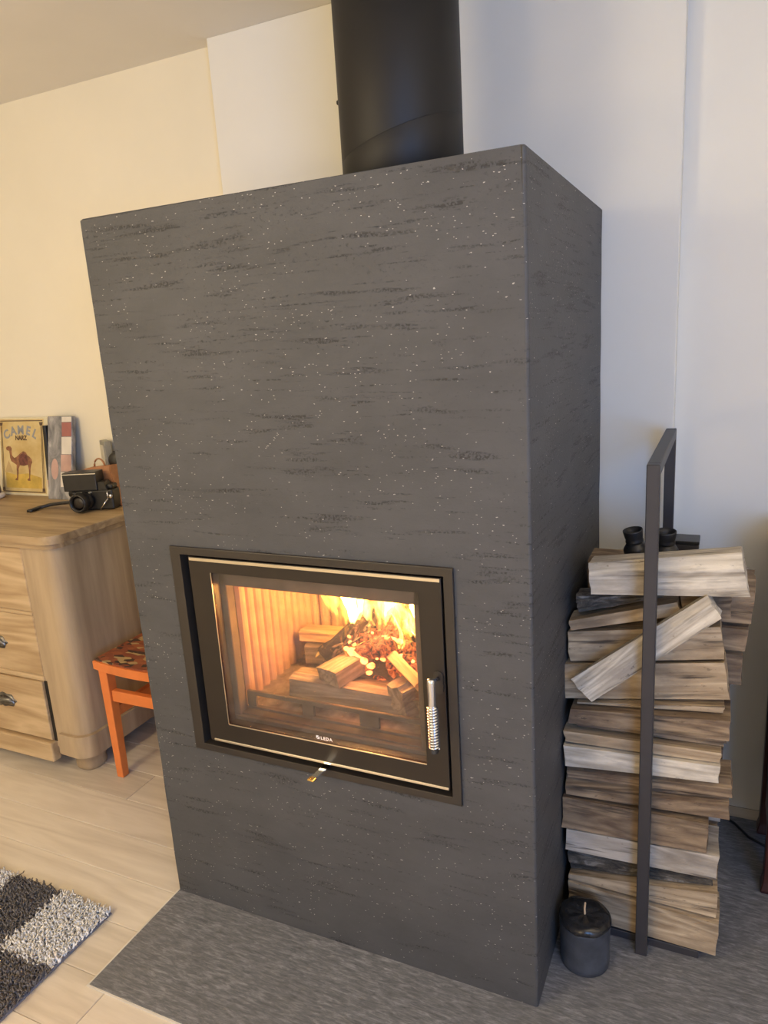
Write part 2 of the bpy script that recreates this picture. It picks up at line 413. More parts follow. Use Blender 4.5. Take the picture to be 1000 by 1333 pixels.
bm = bmesh.new(); box(bm, XL, -1.0, YB, YB + 0.1, 0, ZC); struct('wall_back', bm, MT['wall_cream'])
bm = bmesh.new(); box(bm, -1.176, 0.186, YBR, YB + 0.1, 0, ZC, bev=0.002); struct('wall_chimney_breast', bm, MT['wall_white'])
bm = bmesh.new(); box(bm, 0.186, XR, YB, YB + 0.1, 0, ZC); struct('wall_back_right', bm, MT['wall_white'])
bm = bmesh.new(); box(bm, XL - 0.1, XL, YF, YB + 0.1, 0, ZC); struct('wall_left', bm, MT['wall_cream'])
bm = bmesh.new()
box(bm, XR, XR + 0.1, YF, -3.25, 0, ZC); box(bm, XR, XR + 0.1, -1.95, YB + 0.1, 0, ZC)
box(bm, XR, XR + 0.1, -3.25, -1.95, 0, 0.75); box(bm, XR, XR + 0.1, -3.25, -1.95, 2.05, ZC)
struct('wall_right', bm, MT['wall_white'])
bm = bmesh.new(); box(bm, XL, XR, YF - 0.1, YF, 0, ZC); struct('wall_front', bm, MT['wall_white'])
bm = bmesh.new(); box(bm, XL, XR, YF, YB + 0.1, ZC, ZC + 0.1); struct('ceiling', bm, MT['ceiling'])

# ------------------------------------------------------------------ hearth slab
HZ = 0.004
hearth = thing('hearth_slab', 'grey veined slate hearth slab on the wooden floor under fireplace and wood rack', 'hearth', (-0.97, -0.315, 0))
bm = bmesh.new(); box(bm, -0.97, XR, -0.315, YBR - 0.001, 0.0002, HZ, bev=0.001); obj('slab', bm, MT['slate'], hearth)
bm = bmesh.new(); box(bm, -0.9745, XR, -0.319, -0.3152, 0.0002, HZ - 0.0004)
box(bm, -0.9745, -0.9702, -0.315, YBR - 0.01, 0.0002, HZ - 0.0004); obj('edge_strip', bm, MT['trimline'], hearth)

# ------------------------------------------------------------------ fireplace
FW, FD, FH = 0.971, 0.806, 1.70
OX0, OX1, OZ0, OZ1 = -0.832, -0.156, 0.468, 0.974
fire = thing('fireplace', 'tall dark grey plastered fireplace with glazed black door and lit firebox', 'fireplace', (-0.485, 0.4, HZ))
bm = bmesh.new()
NX, NZ = 14, 24
def rect_ring(x0, x1, z0, z1, y): return [(x0, y, z0), (x1, y, z0), (x1, y, z1), (x0, y, z1)]
# rounded-corner outer shell rings in plan, swept along z, with slightly uneven trowelled edges
def outline(off):
    r = 0.006 + off
    pts = []
    for (cx, cy, a0) in ((0 - r, 0 + r, -PI / 2), (0 - r, FD - r, 0), (-FW + r, FD - r, PI / 2), (-FW + r, r, PI)):
        pts += [(cx + r * math.cos(a0 + k * PI / 6), cy + r * math.sin(a0 + k * PI / 6)) for k in range(4)]
    return pts
zs = [HZ + 0.0005] + [HZ + (FH - HZ) * i / 40 for i in range(1, 40)] + [FH - 0.004, FH]
rg = []
for z in zs:
    ins = 0.004 if z == FH else 0.0
    o_ = []
    for (x, y_) in outline(0):
        nx, ny = (1 if x > -0.3 else -1), (1 if y_ > 0.4 else -1)
        j = 0.0012 * mnoise.noise(Vector((x * 7, y_ * 7, z * 9)))
        o_.append(Vector((x - nx * ins + nx * j, y_ - ny * ins + ny * j, z)))
    rg.append(o_)
R_ = [[bm.verts.new(p) for p in r] for r in rg]
n_ = len(R_[0])
fl, fr = 15, 0            # front face runs between the last outline vertex and the first
for a, b in zip(R_[:-1], R_[1:]):
    for i in range(n_):
        if i == n_ - 1: continue
        bm.faces.new((a[i], a[(i + 1) % n_], b[(i + 1) % n_], b[i]))
bm.faces.new(R_[-1]); bm.faces.new(R_[0][::-1])
# front with the opening
lv = [r[n_ - 1] for r in R_]; rv = [r[0] for r in R_]
hole = [bm.verts.new(p) for p in rect_ring(OX0, OX1, OZ0, OZ1, 0.0)]
inner = [bm.verts.new(p) for p in rect_ring(OX0, OX1, OZ0, OZ1, 0.05)]
kb = min(range(len(zs)), key=lambda i: abs(zs[i] - OZ0)); kt = min(range(len(zs)), key=lambda i: abs(zs[i] - OZ1))
bm.faces.new(lv[:kb + 1][::-1] + rv[:kb + 1] + [hole[1], hole[0]])
bm.faces.new([hole[3], hole[2]] + rv[kt:] + lv[kt:][::-1])
bm.faces.new(lv[kb:kt + 1] + [hole[3], hole[0]])
bm.faces.new(rv[kb:kt + 1][::-1] + [hole[1], hole[2]])
for i in range(4): bm.faces.new((hole[i], hole[(i + 1) % 4], inner[(i + 1) % 4], inner[i]))
obj('plaster_body', bm, MT['plaster'], fire)
def ring_frame(bm, x0, x1, z0, z1, w, y0, y1, wl=None, wr=None, wt=None, wb=None, bev=0.0012):
    wl = wl or w; wr = wr or w; wt = wt or w; wb = wb or w
    o = rect_ring(x0, x1, z0, z1, 0); i = rect_ring(x0 + wl, x1 - wr, z0 + wb, z1 - wt, 0)
    V = {}
    for nm, pts, y_ in (('of', o, y0), ('if', i, y0), ('ob', o, y1), ('ib', i, y1)):
        V[nm] = [bm.verts.new((p[0], y_, p[2])) for p in pts]
    es = []
    for k in range(4):
        l = (k + 1) % 4
        bm.faces.new((V['of'][k], V['of'][l], V['if'][l], V['if'][k])); bm.faces.new((V['ob'][k], V['ob'][l], V['ib'][l], V['ib'][k]))
        bm.faces.new((V['of'][k], V['of'][l], V['ob'][l], V['ob'][k])); bm.faces.new((V['if'][k], V['if'][l], V['ib'][l], V['ib'][k]))
        es += [e for e in bm.edges if set(e.verts) in ({V['of'][k], V['of'][l]}, {V['if'][k], V['if'][l]})]
    if bev: bmesh.ops.bevel(bm, geom=list(set(es)), offset=bev, segments=2, profile=0.5, affect='EDGES')
bm = bmesh.new(); ring_frame(bm, -0.838, -0.151, 0.462, 0.979, 0.024, -0.007, 0.05, wb=0.018, wl=0.028, wt=0.018, wr=0.02)
obj('surround_frame', bm, MT['frame'], fire)
bm = bmesh.new(); ring_frame(bm, -0.812, -0.168, 0.478, 0.964, 0.036, 0.022, 0.05, bev=0)
obj('recess_rim', bm, MT['recess'], fire)
door = bpy.data.objects.new('firebox_door', None); COL.objects.link(door); door.location = (-0.48, 0, 0.5); adopt(door, fire)
def dobj(name, bm, mat, smooth=False):
    return obj(name, bm, mat, door, smooth)
DX0, DX1, DZ0, DZ1 = -0.788, -0.176, 0.494, 0.957
bm = bmesh.new(); ring_frame(bm, DX0, DX1, DZ0, DZ1, 0.04, -0.006, 0.02, wl=0.060, wr=0.049, wt=0.034, wb=0.052)
dobj('door_frame', bm, MT['door'])
bm = bmesh.new(); box(bm, DX0 + 0.004, DX1 - 0.002, -0.0085, -0.006, DZ1 - 0.008, DZ1 - 0.001, bev=0.0006); dobj('trim_strip', bm, MT['silver'])
bm = bmesh.new(); box(bm, DX0 + 0.012, DX1 - 0.002, -0.0085, -0.006, DZ0 + 0.001, DZ0 + 0.0065, bev=0.0006); dobj('trim_strip', bm, MT['silver'])
bm = bmesh.new(); box(bm, DX0 + 0.0605, DX1 - 0.0495, -0.002, 0.002, DZ0 + 0.0525, DZ1 - 0.0345); dobj('glass_pane', bm, MT['glass'])
gx0, gx1, gz0, gz1 = DX0 + 0.060, DX1 - 0.049, DZ0 + 0.052, DZ1 - 0.034
bm = bmesh.new()
box(bm, gx0, gx1, -0.0068, -0.0055, gz0 - 0.0022, gz0); box(bm, gx0 - 0.0014, gx0, -0.0068, -0.0055, gz0, gz1)
dobj('glass_edge', bm, MT['silver'])
# handle: chrome bar with a coil, on two stubs
hx, hy = -0.190, -0.046
bm = bmesh.new(); lathe(bm, [(0.004, 0.602), (0.0085, 0.604), (0.0085, 0.757), (0.0078, 0.762), (0.004, 0.764)], (hx, hy, 0), 24); dobj('handle', bm, MT['chrome'], True)
bm = bmesh.new()
pts = []
turns, per = 15, 14
for i in range(turns * per + 1):
    a = 2 * PI * i / per; pts.append((hx + 0.0098 * math.cos(a), hy + 0.0098 * math.sin(a), 0.612 + 0.092 * i / (turns * per)))
tube(bm, pts, 0.0021, 6); dobj('handle_coil', bm, MT['chrome'], True)
bm = bmesh.new(); tube(bm, [(hx, hy, 0.752), (hx, hy + 0.02, 0.752), (hx, -0.005, 0.744)], 0.0045, 10); dobj('handle_stub', bm, MT['chrome'], True)
bm = bmesh.new()
pl = arc(hx, 0.752, 0.010, 0, PI, 8) + arc(hx, 0.722, 0.010, PI, 2 * PI, 8)
a = [bm.verts.new((x, -0.0085, z)) for x, z in pl]; b = [bm.verts.new((x, -0.006, z)) for x, z in pl]
bm.faces.new(a); [bm.faces.new((a[i], a[(i + 1) % len(a)], b[(i + 1) % len(a)], b[i])) for i in range(len(a))]
dobj('handle_plate', bm, MT['frame'])
# print on the glass
lt = text('lettering', 'LEDA', 0.0105, Matrix.Translation((-0.4655, -0.0026, 0.5515)) @ FRONT, MT['letter'], None, 1.25, bold=0.0002)
adopt(lt, door)
bm = bmesh.new()
def quadxz(bm, pts, y_):
    return bm.faces.new([bm.verts.new((x, y_, z)) for x, z in pts])
lx, lz = -0.4915, 0.5515
quadxz(bm, [(lx, lz + .001), (lx + .0075, lz + .0085), (lx, lz + .0085)], -0.0027)
quadxz(bm, [(lx + .0012, lz), (lx + .0085, lz), (lx + .0085, lz + .0072)], -0.0027)
dobj('logo', bm, MT['letter'])
# air lever
bm = bmesh.new()
lev = Matrix.Translation((-0.471, -0.002, 0.487)) @ Matrix.Rotation(math.radians(-6), 4, 'Z')
box(bm, -0.008, 0.008, -0.052, 0.03, -0.0015, 0.0015, bev=0.001, mat=lev)
al = obj('air_lever', bm, MT['chrome'], fire)
bm = bmesh.new()
box(bm, -0.0085, 0.0085, -0.064, -0.05, -0.0024, 0.0024, bev=0.002, seg=2, mat=lev)
o = obj('lever_tip', bm, MT['brass'], al)
# firebox
fb = bpy.data.objects.new('firebox', None); COL.objects.link(fb); fb.location = (-0.48, 0.25, 0.55); adopt(fb, fire)
def fobj(name, bm, mat, smooth=False):
    return obj(name, bm, mat, fb, smooth)
FX0, FX1, FY0, FY1, FZ0, FZ1 = -0.745, -0.228, 0.062, 0.42, 0.56, 1.02
def flutes(bm, p0, p1, nrm, n, z0, z1, depth=0.014):
    p0, p1, nrm = Vector(p0), Vector(p1), Vector(nrm); prof = []
    for i in range(n):
        for k in range(6):
            t = k / 6
            prof.append(p0.lerp(p1, (i + t) / n) + nrm * depth * (math.sin(PI * t) ** 0.55 if t > 0 else 0))
    prof.append(p1)
    rings_mesh(bm, [[Vector((p.x, p.y, z)) for p in prof] for z in (z0, z1)], cap=False, closed=False)
bm = bmesh.new(); flutes(bm, (FX0, FY0 + 0.03, 0), (FX0, FY1, 0), (1, 0, 0), 10, FZ0, FZ1); fobj('fluted_panel', bm, MT['firebrick'])
bm = bmesh.new(); flutes(bm, (FX0, FY1, 0), (FX1, FY1, 0), (0, -1, 0), 15, FZ0, FZ1); fobj('fluted_panel', bm, MT['firebrick'])
bm = bmesh.new(); flutes(bm, (FX1, FY1, 0), (FX1, FY0, 0), (-1, 0, 0), 10, FZ0, FZ1); fobj('fluted_panel', bm, MT['firebrick'])
bm = bmesh.new(); box(bm, FX0 - 0.03, FX1 + 0.03, 0.03, FY1 + 0.02, FZ0 - 0.02, FZ0); fobj('firebox_floor', bm, MT['fireplate'])
bm = bmesh.new(); box(bm, FX0 - 0.03, FX1 + 0.03, 0.045, FY1 + 0.02, FZ1, FZ1 + 0.02); fobj('baffle', bm, MT['fireplate'])
bm = bmesh.new(); box(bm, -0.80, -0.714, 0.024, 0.052, 0.53, 0.96, bev=0.002); fobj('jamb', bm, MT['fireplate'])
bm = bmesh.new(); box(bm, -0.249, -0.165, 0.024, 0.052, 0.53, 0.96, bev=0.002); fobj('jamb', bm, MT['fireplate'])
bm = bmesh.new(); box(bm, -0.80, -0.165, 0.024, 0.054, 0.884, 0.97, bev=0.002); fobj('lintel', bm, MT['fireplate'])
bm = bmesh.new(); box(bm, -0.80, -0.165, 0.022, 0.06, 0.50, 0.556, bev=0.002); fobj('sill', bm, MT['fireplate'])
# slotted log guard
bm = bmesh.new()
gxs = [-0.714, -0.690, -0.560, -0.530, -0.410, -0.362, -0.262, -0.249]
for k in range(0, 8, 2): box(bm, gxs[k], gxs[k + 1], 0.056, 0.064, 0.556, 0.597)
box(bm, -0.714, -0.249, 0.056, 0.064, 0.594, 0.606, bev=0.0015); box(bm, -0.714, -0.249, 0.054, 0.066, 0.5562, 0.566, bev=0.001)
fobj('log_guard', bm, MT['fireplate'])
# ash bed
bm = bmesh.new()
nx, ny = 34, 22; grid = {}
for i in range(nx + 1):
    for j in range(ny + 1):
        x = FX0 + 0.002 + (FX1 - FX0 - 0.004) * i / nx; y_ = 0.066 + (FY1 - 0.075) * j / ny
        e = min(1, min(i, nx - i, j, ny - j) / 3)
        h = (0.004 + 0.006 * mnoise.noise(Vector((x * 22, y_ * 22, 1)))) * e + 0.02 * math.exp(-((x + 0.40) ** 2 + (y_ - 0.24) ** 2) / 0.02)
        grid[i, j] = bm.verts.new((x, y_, FZ0 + max(0.0008, h)))
for i in range(nx):
    for j in range(ny): bm.faces.new((grid[i, j], grid[i + 1, j], grid[i + 1, j + 1], grid[i, j + 1]))
ash = fobj('ash_bed', bm, MT['ash'], True); ash['kind'] = 'stuff'

# ------------------------------------------------------------------ split logs (shared builder)
def log_mesh(L, half_front, prof, mat, seed, amp=0.003, taper=(1, 1), nseg=12, end_cut=(0.0, 0.0), fibre=1.0):
    """prism along local X; prof = cross section points (y,z) for the left end and right end; ragged along the grain"""
    pL, pR = prof
    rings = []
    # resample cross sections with extra points per edge
    def res(p):
        out = []
        for i in range(len(p)):
            a, b = Vector(p[i]), Vector(p[(i + 1) % len(p)])
            for k in range(3): out.append(a.lerp(b, k / 3))
        return out
    a, b = res(pL), res(pR)
    c0 = sum(a, Vector((0, 0))) / len(a)
    for s in range(nseg + 1):
        t = s / nseg; ring = []
        for k, (u, v) in enumerate(zip(a, b)):
            p = u.lerp(v, t)
            n = mnoise.noise(Vector((k * 1.7 + seed * 13.1, t * 2.2, seed * 3.3))) * 1.0 + 0.5 * mnoise.noise(Vector((k * 2.9, t * 7 + seed, 5.5)))
            d = (p - c0); dl = max(d.length, 1e-4)
            p = p - d / dl * amp * (0.6 + n) * (1.0 if k % 3 else 0.55)
            x = (t - 0.5) * L
            if s in (0, nseg):
                x += 0.004 * mnoise.noise(Vector((k * 0.8, s, seed * 7.7)))
                x += (end_cut[0] if s == 0 else end_cut[1]) * (p.y - c0.y)
            ring.append(Vector((x, p.x, p.y)))
        rings.append(ring)
    bm = bmesh.new(); R = rings_mesh(bm, rings, cap=False)
    for ring in (R[0], R[-1]):
        c = bm.verts.new(sum((v.co for v in ring), Vector()) / len(ring))
        for i in range(len(ring)): bm.faces.new((ring[i], ring[(i + 1) % len(ring)], c))
    return bm
def front_log(name, label, quad, y0, depth, mat, seed, shape='slab', amp=0.003, group=None, cat='firewood', yaw=0.0, cut=(0, 0)):
    """quad: world (x,z) of the visible long face: left-top, right-top, right-bottom, left-bottom; y0 its nearest depth"""
    lt, rt, rb, lb = [Vector(q) for q in quad]
    lm, rm = (lt + lb) / 2, (rt + rb) / 2
    d = rm - lm; L = d.length; th = math.atan2(d.y, d.x)
    hl, hr = (lt - lb).length, (rt - rb).length
    def prof(h):
        z1, z0 = h / 2, -h / 2; D = depth
        if shape == 'wedge': return [(0, z0), (0, z1), (D * .45, z1 * .9), (D, z0 * .1), (D * .7, z0 * .95)]
        if shape == 'roundback': return [(0, z0), (0, z1), (D * .5, z1), (D * .85, z1 * .7), (D, 0), (D * .8, z0 * .8), (D * .4, z0)]
        if shape == 'bevel': return [(D * .0, z0), (0, z1 * .35), (D * .22, z1), (D, z1 * .85), (D, z0)]
        if shape == 'bark': return [(D * .10, z0), (0, z0 * .3), (D * .03, z1 * .45), (D * .18, z1), (D, z1), (D * .9, z0)]
        return [(0, z0), (0, z1), (D, z1 * .95), (D * .96, z0)]
    bm = log_mesh(L, 0, (prof(hl), prof(hr)), mat, seed, amp, end_cut=cut)
    o = obj(name, bm, mat)
    o.location = ((lm.x + rm.x) / 2, y0, (lm.y + rm.y) / 2)
    o.rotation_euler = (0, -th, yaw)
    return tag(o, label, cat, group)

W = 'firewood_log'
GF = 'split logs stacked in the rack'
FL = [
 ('whitish split log lying on the very top of the woodstack', [(0.059,.916),(.354,.961),(.361,.873),(.06,.850)], .265, .085, 'log_white', 'bevel', .002),
 ('log with flaky grey bark just under the topmost whitish log', [(.02,.823),(.205,.846),(.205,.838),(.027,.783)], .31, .07, 'bark', 'bark', .006),
 ('thin tan split log tucked under the barky log near the stack top', [(.011,.770),(.238,.838),(.239,.808),(.011,.747)], .30, .07, 'log_tan', 'slab', .002),
 ('short brown log end behind the upper tip of the slanting log', [(.243,.846),(.333,.856),(.338,.806),(.243,.800)], .312, .063, 'log_brown', 'bevel', .003),
 ('broad tan log behind the slanting pale log, its right end showing', [(.009,.742),(.318,.790),(.328,.718),(.007,.669)], .305, .07, 'log_tan', 'slab', .003),
 ('wide greyish tan log directly below the lower end of the slanting log', [(-.004,.662),(.324,.712),(.347,.630),(-.003,.578)], .30, .075, 'log_tan', 'slab', .003),
 ('pale split log leaning diagonally across the front of the woodstack', [(.02,.648),(.290,.873),(.319,.831),(.07,.608)], .248, .042, 'log_white', 'bevel', .0015),
 ('thin tan log wedged under the wide greyish tan log', [(.03,.580),(.332,.620),(.333,.606),(.03,.577)], .285, .08, 'log_tan', 'slab', .002),
 ('brownish grey log with ragged lower edge, middle of the stack', [(.019,.574),(.343,.602),(.344,.556),(.015,.538)], .26, .10, 'log_brown', 'slab', .003),
 ('dark recessed log above the narrow twin of light strips, mid stack', [(.03,.533),(.335,.552),(.335,.528),(.03,.520)], .285, .08, 'log_brown', 'slab', .002),
 ('narrow tan log resting on the palest log at mid stack', [(.007,.517),(.329,.526),(.331,.502),(.006,.490)], .26, .10, 'log_tan', 'slab', .002),
 ('palest cream log at mid stack with dark specks along its top', [(.007,.486),(.328,.500),(.328,.461),(.007,.434)], .25, .11, 'log_white', 'slab', .0025),
 ('brown log with dark grey upper face, longest at right, below the palest log', [(.012,.425),(.353,.457),(.356,.424),(.011,.398)], .262, .10, 'log_brown', 'bevel', .003),
 ('dark stained log with pale chipped right end below mid stack', [(.009,.394),(.352,.419),(.351,.374),(.009,.356)], .255, .105, 'log_brown', 'bevel', .003),
 ('thick brown streaked log with short right end in the lower stack', [(.003,.352),(.313,.358),(.313,.284),(.002,.270)], .25, .11, 'log_brown', 'slab', .003),
 ('light grey smooth log with a frosty patch in the lower stack', [(.011,.268),(.335,.283),(.335,.221),(.011,.212)], .25, .11, 'log_grey', 'slab', .003),
 ('mottled grey bark log beneath the light grey smooth log', [(.013,.208),(.328,.216),(.324,.188),(.015,.146)], .262, .10, 'bark', 'bark', .005),
 ('tan wedge shaped log, second from the bottom of the stack', [(.017,.141),(.335,.184),(.341,.121),(.017,.128)], .255, .10, 'log_tan', 'slab', .002),
 ('long tan log at the bottom of the stack behind the candle', [(.018,.124),(.347,.110),(.339,.026),(.018,.034)], .25, .11, 'log_tan', 'slab', .003),
]
for i, (lab, q, y0, d, m, sh, amp) in enumerate(FL):
    front_log(W, lab, q, y0, d, MT[m], i + 1, sh, amp, GF, cut=(rnd.uniform(-.15, .15), rnd.uniform(-.15, .15)))
# rows behind: cells stacked tightly, ends visible at the right
ords = ['topmost', 'second from the top', 'third from the top', 'fourth from the top', 'fifth from the top', 'sixth from the top',
        'seventh from the top', 'eighth from the top', 'ninth from the top', 'tenth from the top', 'eleventh from the top', 'lowest']
cols = [(.378, .488, .862, 11), (.494, .600, .856, 11), (.606, .700, .80, 10)]
for ci, (y0, y1, top, nrow) in enumerate(cols):
    hs = [rnd.uniform(.7, 1.3) for _ in range(nrow)]; s = sum(hs); z = 0.024; hs = [h * (top - 0.024) / s for h in hs]
    for r in range(nrow):
        z1 = z + hs[r]; fromtop = nrow - 1 - r
        xr = rnd.uniform(.325, .348); xl = rnd.uniform(.012, .03)
        if z > .60: xr = rnd.uniform(.362, .378)
        if ci == 0 and fromtop == 0: xr = .380; xl = .06
        if z < .36: xr = rnd.uniform(.322, .338)
        D = y1 - y0 - 0.002; h = hs[r] - 0.0015
        a = rnd.uniform(.1, .4)
        pr = [(0, -h / 2), (0, h / 2 * (1 - a)), (D * a, h / 2), (D, h / 2), (D, -h / 2 * (1 - a)), (D * (1 - a * .8), -h / 2)]
        mt = MT[rnd.choice(['log_tan', 'log_brown', 'log_brown', 'log_grey', 'bark' if ci else 'log_brown'])]
        if ci == 0 and fromtop <= 2: mt = MT['log_brown']
        bm = log_mesh(xr - xl, 0, (pr, pr), mt, 40 + ci * 20 + r, 0.0025, end_cut=(0, rnd.uniform(-.1, .1)))
        o = obj(W, bm, mt); o.location = ((xr + xl) / 2, y0, z + hs[r] / 2)
        if ci == 0: tag(o, 'split log of the second layer back, ' + ords[fromtop] + ' in that layer', 'firewood', GF)
        else: tag(o, 'split log hidden deep in the rear layers of the woodstack', 'firewood', 'rear firewood logs')
        z = z1

# ------------------------------------------------------------------ log rack
rack = thing('log_rack', 'charcoal steel hoop log rack holding the firewood stack beside the fireplace', 'log rack', (0.186, 0.47, HZ))
PX0, PX1 = 0.1735, 0.1985
bxo('front_post', (PX0, PX1, 0.216, 0.240, HZ, 1.144), MT['rack'], rack, 0.0015)
bxo('rear_post', (PX0, PX1, 0.710, 0.734, HZ, 1.144), MT['rack'], rack, 0.0015)
bxo('top_bar', (PX0, PX1, 0.240, 0.710, 1.120, 1.144), MT['rack'], rack, 0.0015)
bxo('base_bar', (PX0, PX1, 0.240, 0.710, HZ, 0.022), MT['rack'], rack, 0.001)
for yv in (0.252, 0.668):
    bxo('foot_bar', (0.055, 0.306, yv, yv + 0.03, HZ, 0.0235), MT['rack'], rack, 0.001)

# ------------------------------------------------------------------ binoculars and box on the stack
bino = thing('binoculars', 'black binoculars standing upright on top of the firewood stack', 'binoculars', (0.165, 0.44, 0.862))
for bx_, tilt in ((0.141, -0.16), (0.199, 0.0)):
    ax = Vector((tilt, -0.12, 1.0)).normalized()
    base = Vector((bx_, 0.452, 0.8635))
    bm = bmesh.new()
    lathe(bm, [(0.004, 0.003), (0.026, 0.003), (0.028, 0.006), (0.028, 0.028), (0.026, 0.031), (0.0275, 0.034), (0.0275, 0.044), (0.024, 0.050), (0.0205, 0.055), (0.019, 0.058)], base, 28, ax)
    br = obj('barrel', bm, MT['black_plastic'], bino, True)
    bm = bmesh.new()
    lathe(bm, [(0.0185, 0.058), (0.0200, 0.060), (0.0200, 0.064), (0.0188, 0.067), (0.0200, 0.071), (0.0222, 0.086), (0.0222, 0.089), (0.0205, 0.0895), (0.0165, 0.078), (0.0145, 0.072), (0.002, 0.0715)], base, 28, ax, cap=False)
    obj('eyecup', bm, MT['rubber'], br, True)
bm = bmesh.new(); tube(bm, [(0.148, 0.446, 0.885), (0.168, 0.444, 0.889), (0.192, 0.446, 0.886)], 0.010, 10); obj('bridge', bm, MT['black_plastic'], bino, True)
bb = thing('small_box', 'small flat black box on the woodstack right of the binoculars', 'box', (0.238, 0.505, 0.857))
bxo('box_body', (0.205, 0.266, 0.500, 0.560, 0.8575, 0.905), MT['rack'], bb, 0.002)
bxo('box_lid', (0.2035, 0.2675, 0.4985, 0.5615, 0.9055, 0.914), MT['black_plastic'], bb, 0.0015)

# ------------------------------------------------------------------ candle
cn = thing('pillar_candle', 'blue grey pillar candle with black melted top on the slate by the logs', 'candle', (0.070, 0.162, HZ))
c = (0.070, 0.162, 0)
bm = bmesh.new()
rings = []
for r, z in [(0.050, HZ + .0005), (0.0535, HZ + 0.003), (0.0545, 0.02), (0.0545, 0.05), (0.055, 0.08), (0.0555, 0.106), (0.0565, 0.112), (0.0555, 0.117), (0.052, 0.117)]:
    rings.append([Vector((c[0] + r * math.cos(2 * PI * i / 40), c[1] + r * math.sin(2 * PI * i / 40), z + (0.004 * mnoise.noise(Vector((math.cos(2 * PI * i / 40) * 2, math.sin(2 * PI * i / 40) * 2, 3))) if z > 0.1 else 0))) for i in range(40)])
rings_mesh(bm, rings); obj('wax_body', bm, MT['zinc'], cn, True)
bm = bmesh.new(); rings = []
for k, (r, z) in enumerate([(0.0545, 0.110), (0.057, 0.116), (0.056, 0.123), (0.050, 0.129), (0.040, 0.131), (0.028, 0.130), (0.015, 0.128), (0.004, 0.128)]):
    ring = []
    for i in range(40):
        a = 2 * PI * i / 40
        wv = 0.0035 * mnoise.noise(Vector((math.cos(a) * 2.2, math.sin(a) * 2.2, k * 0.8)))
        ring.append(Vector((c[0] + (r + wv * (k < 4)) * math.cos(a), c[1] + (r + wv * (k < 4)) * math.sin(a), z + wv)))
    rings.append(ring)
rings_mesh(bm, rings); obj('melted_top', bm, MT['wax'], cn, True)
bm = bmesh.new(); tube(bm, [(0.070, 0.162, 0.126), (0.0695, 0.161, 0.142), (0.071, 0.160, 0.157)], [0.004, 0.0038, 0.003], 8, 0.6); obj('wick', bm, MT['wick'], cn)

# ------------------------------------------------------------------ stove pipe
pipe = thing('stove_pipe', 'wide matt black stove pipe rising from the fireplace top to the ceiling', 'stove pipe', (-0.378, 0.40, FH))
def pipe_ring(r, z0, tilt): return [Vector((-0.378 + r * math.cos(2 * PI * k / 64), 0.40 + r * math.sin(2 * PI * k / 64), z0 + tilt * math.cos(2 * PI * k / 64 - 0.3))) for k in range(64)]
bm = bmesh.new(); rings_mesh(bm, [pipe_ring(0.1372, FH + .0005, 0), pipe_ring(0.1372, 1.834, .04), pipe_ring(0.13705, 1.8346, .04)]); obj('lower_section', bm, MT['black_pipe'], pipe, True)
bm = bmesh.new(); rings_mesh(bm, [pipe_ring(0.13705, 1.8347, .04), pipe_ring(0.1372, 1.8352, .04), pipe_ring(0.1372, ZC - .001, 0)]); obj('upper_section', bm, MT['black_pipe'], pipe, True)
bm = bmesh.new()
ang = math.radians(198)
lathe(bm, [(0.001, 0), (0.005, 0.0005), (0.005, 0.003), (0.003, 0.005)], (-0.378 + 0.137 * math.cos(ang), 0.40 + 0.137 * math.sin(ang), 1.93), 12, (math.cos(ang), math.sin(ang), 0)); obj('screw', bm, MT['black_pipe'], pipe)

# ------------------------------------------------------------------ fire: logs, embers, flames
def fire_log(label, p0, p1, h, d, mat, seed, roll=0.0, amp=0.003, shape=None):
    p0, p1 = Vector(p0), Vector(p1); ax = p1 - p0; L = ax.length
    pr = shape or [(-d / 2, -h / 2), (-d / 2, h / 2 * .8), (-d * .2, h / 2), (d / 2, h / 2 * .7), (d / 2, -h / 2)]
    bm = log_mesh(L, 0, (pr, pr), mat, seed, amp)
    o = obj('burning_log', bm, mat)
    q = Vector((1, 0, 0)).rotation_difference(ax.normalized())
    o.rotation_mode = 'QUATERNION'
    from mathutils import Quaternion
    o.rotation_quaternion = q @ Quaternion((1, 0, 0), roll)
    o.location = (p0 + p1) / 2
    return tag(o, label, 'firewood')
fire_log('pale grey log lying across the front of the fire', (-0.620, 0.135, 0.603), (-0.262, 0.135, 0.599), 0.07, 0.075, MT['fire_log'], 201)
fire_log('short scorched block resting on the front log, left of the embers', (-0.512, 0.10, 0.650), (-0.470, 0.205, 0.662), 0.045, 0.075, MT['fire_log'], 202)
fire_log('thin pale log end at the left rear of the fire, upper of two', (-0.705, 0.315, 0.652), (-0.540, 0.340, 0.650), 0.028, 0.06, MT['fire_pale'], 203)
fire_log('pale square log end at the left rear of the fire, lower of two', (-0.688, 0.31, 0.606), (-0.530, 0.345, 0.606), 0.055, 0.07, MT['fire_log'], 204)
fire_log('charred black log sloping up through the left of the flames', (-0.588, 0.215, 0.640), (-0.480, 0.31, 0.735), 0.05, 0.05, MT['char'], 205, amp=0.010)
fire_log('charred log lying across the back of the fire behind the embers', (-0.50, 0.345, 0.680), (-0.255, 0.33, 0.690), 0.06, 0.065, MT['char'], 206, amp=0.008)
fire_log('rough bark covered log at the right front of the fire', (-0.330, 0.088, 0.628), (-0.262, 0.20, 0.640), 0.075, 0.07, MT['fire_log'], 207, amp=0.012)
fire_log('narrow reddish brown stick on the right of the embers', (-0.272, 0.090, 0.672), (-0.372, 0.165, 0.695), 0.020, 0.026, MT['fire_pale'], 208, amp=0.0015)
